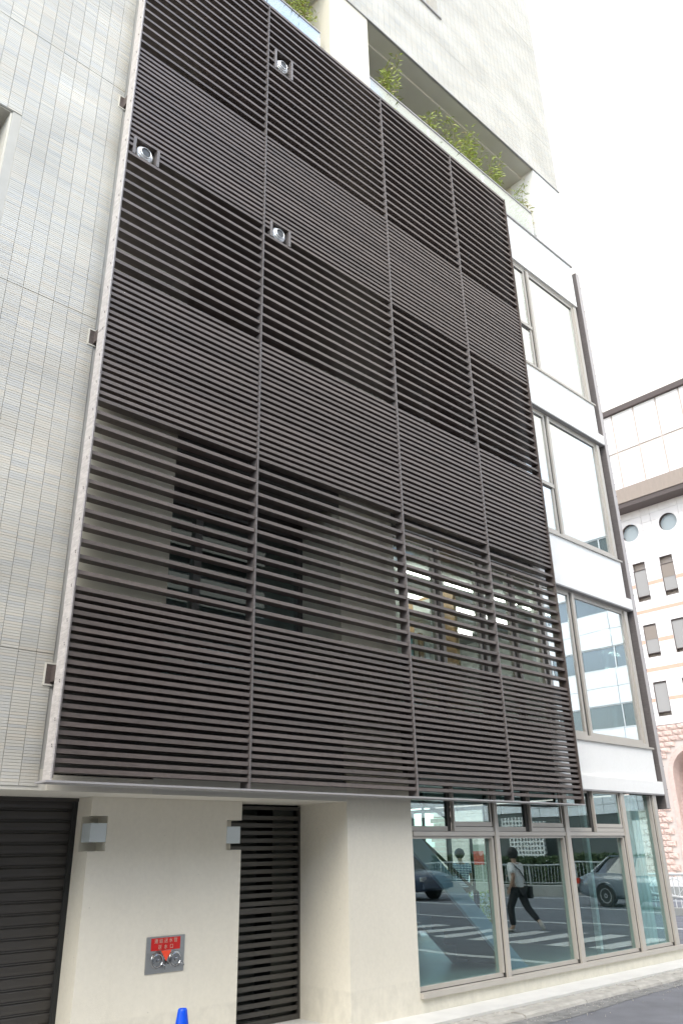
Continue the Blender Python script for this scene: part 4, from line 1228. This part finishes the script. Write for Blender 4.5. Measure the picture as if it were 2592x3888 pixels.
# ================================================================== CARS (seen mirrored in the windows)
def car(label, loc, paint, grp='cars driving along the avenue'):
    # heading +Y, origin at ground under the middle
    c = thing('car', label, 'car', loc, grp)
    # side profile stations: y, z_low, z_belt, half width
    st_ = [(-2.32, .42, .62, .62), (-2.26, .32, .80, .74), (-1.9, .24, .93, .82), (-1.2, .22, .96, .85), (0, .22, .93, .86), (1.0, .22, .90, .85), (1.6, .23, .82, .83), (2.1, .28, .72, .77), (2.26, .38, .58, .64)]
    bm = bmesh.new(); rows = []
    for y, zl, zb_, hw in st_:
        sec = [(-hw*.86, zl), (-hw*.98, zl+.12), (-hw, (zl+zb_)/2+.05), (-hw*.95, zb_-.03), (-hw*.86, zb_), (-hw*.4, zb_+.025), (hw*.4, zb_+.025), (hw*.86, zb_), (hw*.95, zb_-.03), (hw, (zl+zb_)/2+.05), (hw*.98, zl+.12), (hw*.86, zl)]
        rows.append([bm.verts.new((x_, y, z_)) for x_, z_ in sec])
    for i in range(len(rows)-1):
        for k in range(12):
            bm.faces.new((rows[i][k], rows[i][(k+1) % 12], rows[i+1][(k+1) % 12], rows[i+1][k]))
    bm.faces.new(rows[0]); bm.faces.new(rows[-1][::-1])
    bmesh.ops.recalc_face_normals(bm, faces=bm.faces[:])
    obj('body', bm, paint, c, smooth=True)
    # cabin
    cs = [(-1.75, .93, .93, .70, .70), (-1.25, .93, 1.32, .78, .60), (-.8, .93, 1.41, .79, .60), (.1, .92, 1.42, .79, .60), (.55, .91, 1.36, .79, .60), (1.25, .89, .89, .74, .72)]
    bm = bmesh.new(); rows = []
    for y, zb_, zt, hb, ht in cs:
        rows.append([bm.verts.new(p) for p in ((-hb, y, zb_), (-ht, y, zt), (ht, y, zt), (hb, y, zb_))])
    for i in range(len(rows)-1):
        for k in range(3):
            bm.faces.new((rows[i][k], rows[i][k+1], rows[i+1][k+1], rows[i+1][k]))
    bmesh.ops.recalc_face_normals(bm, faces=bm.faces[:])
    obj('windows', bm, m_carg, c)
    bm = bmesh.new()
    bx(bm, -.61, .61, -1.2, .5, 1.385, 1.435)
    bmesh.ops.bevel(bm, geom=bm.edges[:], offset=.02, segments=2, affect='EDGES')
    obj('roof', bm, paint, c)
    for s in (-1, 1):
        bm = bmesh.new()
        for (a, b) in (((s*.775, -1.78, .94), (s*.60, -1.2, 1.39)), ((s*.80, -.35, .93), (s*.61, -.3, 1.41)), ((s*.78, 1.22, .90), (s*.60, .5, 1.39))):
            tube(bm, [a, b], .03, 6)
        obj('pillars', bm, paint, c)
        for yy in (-1.32, 1.38):
            bm = bmesh.new(); lathe(bm, [(.20, -.09), (.29, -.10), (.315, -.07), (.315, .07), (.29, .10), (.20, .09)], 'X', 28, (s*.77, yy, .315))
            wh = obj('wheel', bm, m_tyre, c)
            bm = bmesh.new(); lathe(bm, [(0, s*.085), (.06, s*.095), (.08, s*.07), (.18, s*.09), (.205, s*.095), (.205, s*.05), (0, s*.05)], 'X', 24, (s*.77, yy, .315))
            obj('rim', bm, m_rim, wh)
            bm = bmesh.new()
            for k in range(13):
                a_ = math.pi*k/12
                if k: tube(bm, [(s*.855, yy+.37*math.cos(a0), .315+.37*math.sin(a0)), (s*.855, yy+.37*math.cos(a_), .315+.37*math.sin(a_))], .018, 6)
                a0 = a_
            obj('wheel_arch', bm, paint, c)
            bm = bmesh.new(); lathe(bm, [(0, 0), (.345, 0), (.345, .01), (0, .01)], 'X', 24, (s*.845, yy, .315))
            obj('arch_shadow_panel', bm, m_black, c)
        obj('tail_light', bevelled((s*.72-.08, s*.72+.08, -2.31, -2.20, .62, .78), .01), m_tail, c)
        obj('headlight', bevelled((s*.60-.12, s*.60+.12, 2.12, 2.24, .55, .68), .01), m_rim, c)
        obj('mirror', bevelled((s*.92-.07, s*.92+.07, .78, .88, .93, 1.05), .02), paint, c)
    obj('bumper', bevelled((-.70, .70, -2.38, -2.22, .36, .54), .02), m_black, c)
    obj('bumper', bevelled((-.68, .68, 2.2, 2.32, .34, .5), .02), paint, c)
    return c
car('blue grey saloon car mirrored in the third street window', (24.6, .95, -.05), m_carpt)
cb2 = car('dark blue saloon car mirrored in the first street window', (24.2, -9.75, -.05), m_carpd)
cb2.scale = (1.14, 1.14, 1.18)
# ================================================================== PEDESTRIAN (seen mirrored in the second street window)
def skin_mesh(name, chain, edges, root, sub=2):
    me = bpy.data.meshes.new(name)
    me.from_pydata([p for p, r_ in chain], edges, [])
    o = bpy.data.objects.new(name+'_src', me); COL.objects.link(o)
    md = o.modifiers.new('s', 'SKIN')
    for i, (p, r_) in enumerate(chain):
        rr_ = r_ if isinstance(r_, tuple) else (r_, r_)
        me.skin_vertices[0].data[i].radius = rr_
        me.skin_vertices[0].data[i].use_root = (i == root)
    sm = o.modifiers.new('d', 'SUBSURF'); sm.levels = sub; sm.render_levels = sub
    bpy.context.view_layer.update()
    dg = bpy.context.evaluated_depsgraph_get()
    out = bpy.data.meshes.new_from_object(o.evaluated_get(dg))
    bpy.data.objects.remove(o, do_unlink=True)
    out.materials.clear()
    out.polygons.foreach_set('use_smooth', [True]*len(out.polygons))
    return out
# walking towards -Y, local frame: forward = -y
ped = thing('person', 'person in a white shirt and black trousers with a shoulder bag on the crosswalk', 'person', (16.2, 1.95, -.046))
body = [((0, 0, .90), (.13, .11)), ((0, .0, 1.10), (.13, .10)), ((0, -.02, 1.30), (.15, .10)), ((0, -.02, 1.40), (.06, .06)), ((0, -.04, 1.47), (.045, .045)), ((0, -.06, 1.56), (.085, .095)), ((0, -.055, 1.64), (.06, .07)),
        ((-.16, -.01, 1.35), .055), ((-.21, .08, 1.12), .042), ((-.20, -.03, .92), .032), ((-.20, -.08, .84), (.035, .018)),
        ((.16, -.01, 1.35), .055), ((.22, -.10, 1.14), .042), ((.20, -.26, 1.10), .032), ((.19, -.34, 1.12), (.035, .018)),
        ((-.09, 0, .84), .08), ((-.09, -.16, .48), .06), ((-.09, -.12, .10), .04), ((-.09, -.22, .04), (.04, .03)),
        ((.09, 0, .84), .08), ((.09, .14, .48), .06), ((.09, .44, .20), .04), ((.09, .50, .10), (.04, .03))]
edges = [(0, 1), (1, 2), (2, 3), (3, 4), (4, 5), (5, 6), (2, 7), (7, 8), (8, 9), (9, 10), (2, 11), (11, 12), (12, 13), (13, 14), (0, 15), (15, 16), (16, 17), (17, 18), (0, 19), (19, 20), (20, 21), (21, 22)]
me = skin_mesh('body', body, edges, 0); me.materials.append(m_skin); ob('body', me, ped)
for s in (-1, 1):       # fingers
    base = Vector((-.20, -.08, .84)) if s < 0 else Vector((.19, -.34, 1.12))
    d = Vector((0, -.25, -1)).normalized() if s < 0 else Vector((0, -1, .1)).normalized()
    bm = bmesh.new()
    for k in range(4):
        o_ = Vector((0, -.03+.02*k, 0)) if s < 0 else Vector((-.03+.02*k, 0, 0))
        L = (.055, .07, .075, .06)[k]
        tube(bm, [base+o_, base+o_+d*L*.6, base+o_+d*L+Vector((.01, 0, -.012))], [.009, .008, .006], 6)
    tube(bm, [base+Vector((.02, 0, .03)), base+Vector((.035, -.03, .0))+d*.02], [.010, .007], 6)
    obj('fingers', bm, m_skin, ped, smooth=True)
shirt = [((0, 0, .88), (.165, .135)), ((0, 0, 1.08), (.165, .125)), ((0, -.02, 1.29), (.18, .125)), ((0, -.02, 1.395), (.09, .085)), ((-.17, -.01, 1.345), .078), ((-.21, .06, 1.17), .075), ((.17, -.01, 1.345), .078), ((.22, -.07, 1.18), .075)]
me = skin_mesh('shirt', shirt, [(0, 1), (1, 2), (2, 3), (2, 4), (4, 5), (2, 6), (6, 7)], 1); me.materials.append(m_shirt); ob('shirt', me, ped)
pants = [((0, 0, .89), (.15, .125)), ((-.09, 0, .82), .10), ((-.09, -.16, .48), .082), ((-.09, -.12, .12), .065), ((.09, 0, .82), .10), ((.09, .14, .48), .082), ((.09, .42, .22), .065)]
me = skin_mesh('trousers', pants, [(0, 1), (1, 2), (2, 3), (0, 4), (4, 5), (5, 6)], 0); me.materials.append(m_pants); ob('trousers', me, ped)
for (x_, y_, z_, rx) in ((-.09, -.19, .045, 0), (.09, .50, .13, -1.0)):
    bm = bmesh.new(); bx(bm, -.045, .045, -.14, .10, -.045, .04)
    bmesh.ops.bevel(bm, geom=bm.edges[:], offset=.03, segments=3, affect='EDGES')
    o = obj('shoe', bm, m_shoe, ped, (x_, y_, z_), smooth=True); o.rotation_euler = (rx, 0, 0)
bm = bmesh.new(); bmesh.ops.create_icosphere(bm, subdivisions=3, radius=.118)
for v in bm.verts:
    v.co.z *= 1.08; v.co += v.normal*random.uniform(-.006, .008)
    if v.co.y < -.05 and v.co.z < .03: v.co.y = -.05
obj('hair', bm, m_hair, ped, (0, -.04, 1.605), smooth=True)
bm = bmesh.new(); tube(bm, [(-.15, .02, 1.40), (-.05, .13, 1.25), (.10, .145, 1.05), (.20, .10, .90)], .013, 6); tube(bm, [(-.15, 0, 1.40), (-.05, -.15, 1.25), (.10, -.15, 1.05), (.20, -.03, .90)], .013, 6)
obj('bag_strap', bm, m_black, ped)
obj('shoulder_bag', bevelled((.19, .29, -.12, .20, .66, .92), .03, 2), m_black, ped)

# man in a striped shirt beyond the lobby glass (body shared with the walker)
m_stripe, sn, sl_, sp = new_mat('navy_striped_shirt')
wv = sn.new('ShaderNodeTexWave'); wv.bands_direction = 'Z'; wv.inputs['Scale'].default_value = 9
tcn = sn.new('ShaderNodeTexCoord'); sl_.new(tcn.outputs['Object'], wv.inputs[0])
crr = sn.new('ShaderNodeValToRGB'); crr.color_ramp.interpolation = 'CONSTANT'
crr.color_ramp.elements[0].color = (.05, .08, .18, 1); crr.color_ramp.elements[1].color = (.65, .68, .70, 1); crr.color_ramp.elements[1].position = .5
sl_.new(wv.outputs[0], crr.inputs[0]); sl_.new(crr.outputs[0], sp.inputs['Base Color']); sp.inputs['Roughness'].default_value = .9
man = thing('person', 'person in a blue and white striped shirt standing beyond the lobby glass', 'person', (15.35, 12.62, -.046), rz=R(150))
for ch in list(ped.children):
    if ch.name.split('.')[0] in ('bag_strap', 'shoulder_bag'): continue
    c = ch.copy(); COL.objects.link(c); c.parent = man
    if ch.name.startswith('shirt'):
        c.data = ch.data.copy(); c.data.materials[0] = m_stripe
    if ch.name.startswith('hair'):
        c.scale = (.96, .96, .9)
tag(obj('tan_notice_board', boxes((16.6, 16.66, 12.85, 13.35, .0, 1.75)), m_cab), 'tan notice board on the pavement beyond the lobby glass', 'notice board')
tag(obj('orange_notice', boxes((16.585, 16.599, 12.92, 13.25, 1.3, 1.6)), m_orange), 'orange notice fixed to the tan board beyond the lobby glass', 'notice')
pl_ = thing('flower_bed', 'white flowering plants along the pavement beyond the lobby glass', 'plant', (15.2, 11.75, 0))
rnd = random.Random(21); fb = bmesh.new(); gb = bmesh.new()
for i in range(900):
    p = Vector((rnd.gauss(0, .2), rnd.uniform(-.45, .45), rnd.uniform(.05, .8)))
    a_ = Vector((rnd.gauss(0, 1), rnd.gauss(0, 1), rnd.gauss(0, 1))).normalized(); b_ = a_.cross(Vector((rnd.gauss(0, 1), rnd.gauss(0, 1), rnd.gauss(0, 1)))).normalized()
    s_ = rnd.uniform(.03, .06); q_ = fb if rnd.random() < .5 else gb
    q_.faces.new([q_.verts.new(p+v_) for v_ in (a_*s_, b_*s_*.6, -a_*s_, -b_*s_*.6)])
obj('flowers', fb, m_signw, pl_); obj('leaves', gb, m_leaf, pl_)

# pink flag outside the corner window
pf = thing('pink_flag', 'tall pink sail banner with white lettering seen through the corner window', 'flag', (15.6, 8.75, -.05))
bm = bmesh.new(); tube(bm, [(0, 0, 0), (0, .0, 2.0), (0, -.05, 2.25)], .012, 8); obj('pole', bm, m_signw, pf)
bm = bmesh.new()
pts = [(0, -.02, .65), (0, -.42, .65), (0, -.40, 1.2), (0, -.30, 1.8), (0, -.06, 2.25), (0, -.02, 2.1)]
bm.faces.new([bm.verts.new(p) for p in pts]); bmesh.ops.solidify(bm, geom=bm.faces[:], thickness=.006)
obj('cloth', bm, m_pinkflag, pf)
text_mesh('lettering', 'LLSTYLE', .22, m_signw, pf, (-.012, -.20, 1.25), (R(90), R(90), R(-90)))
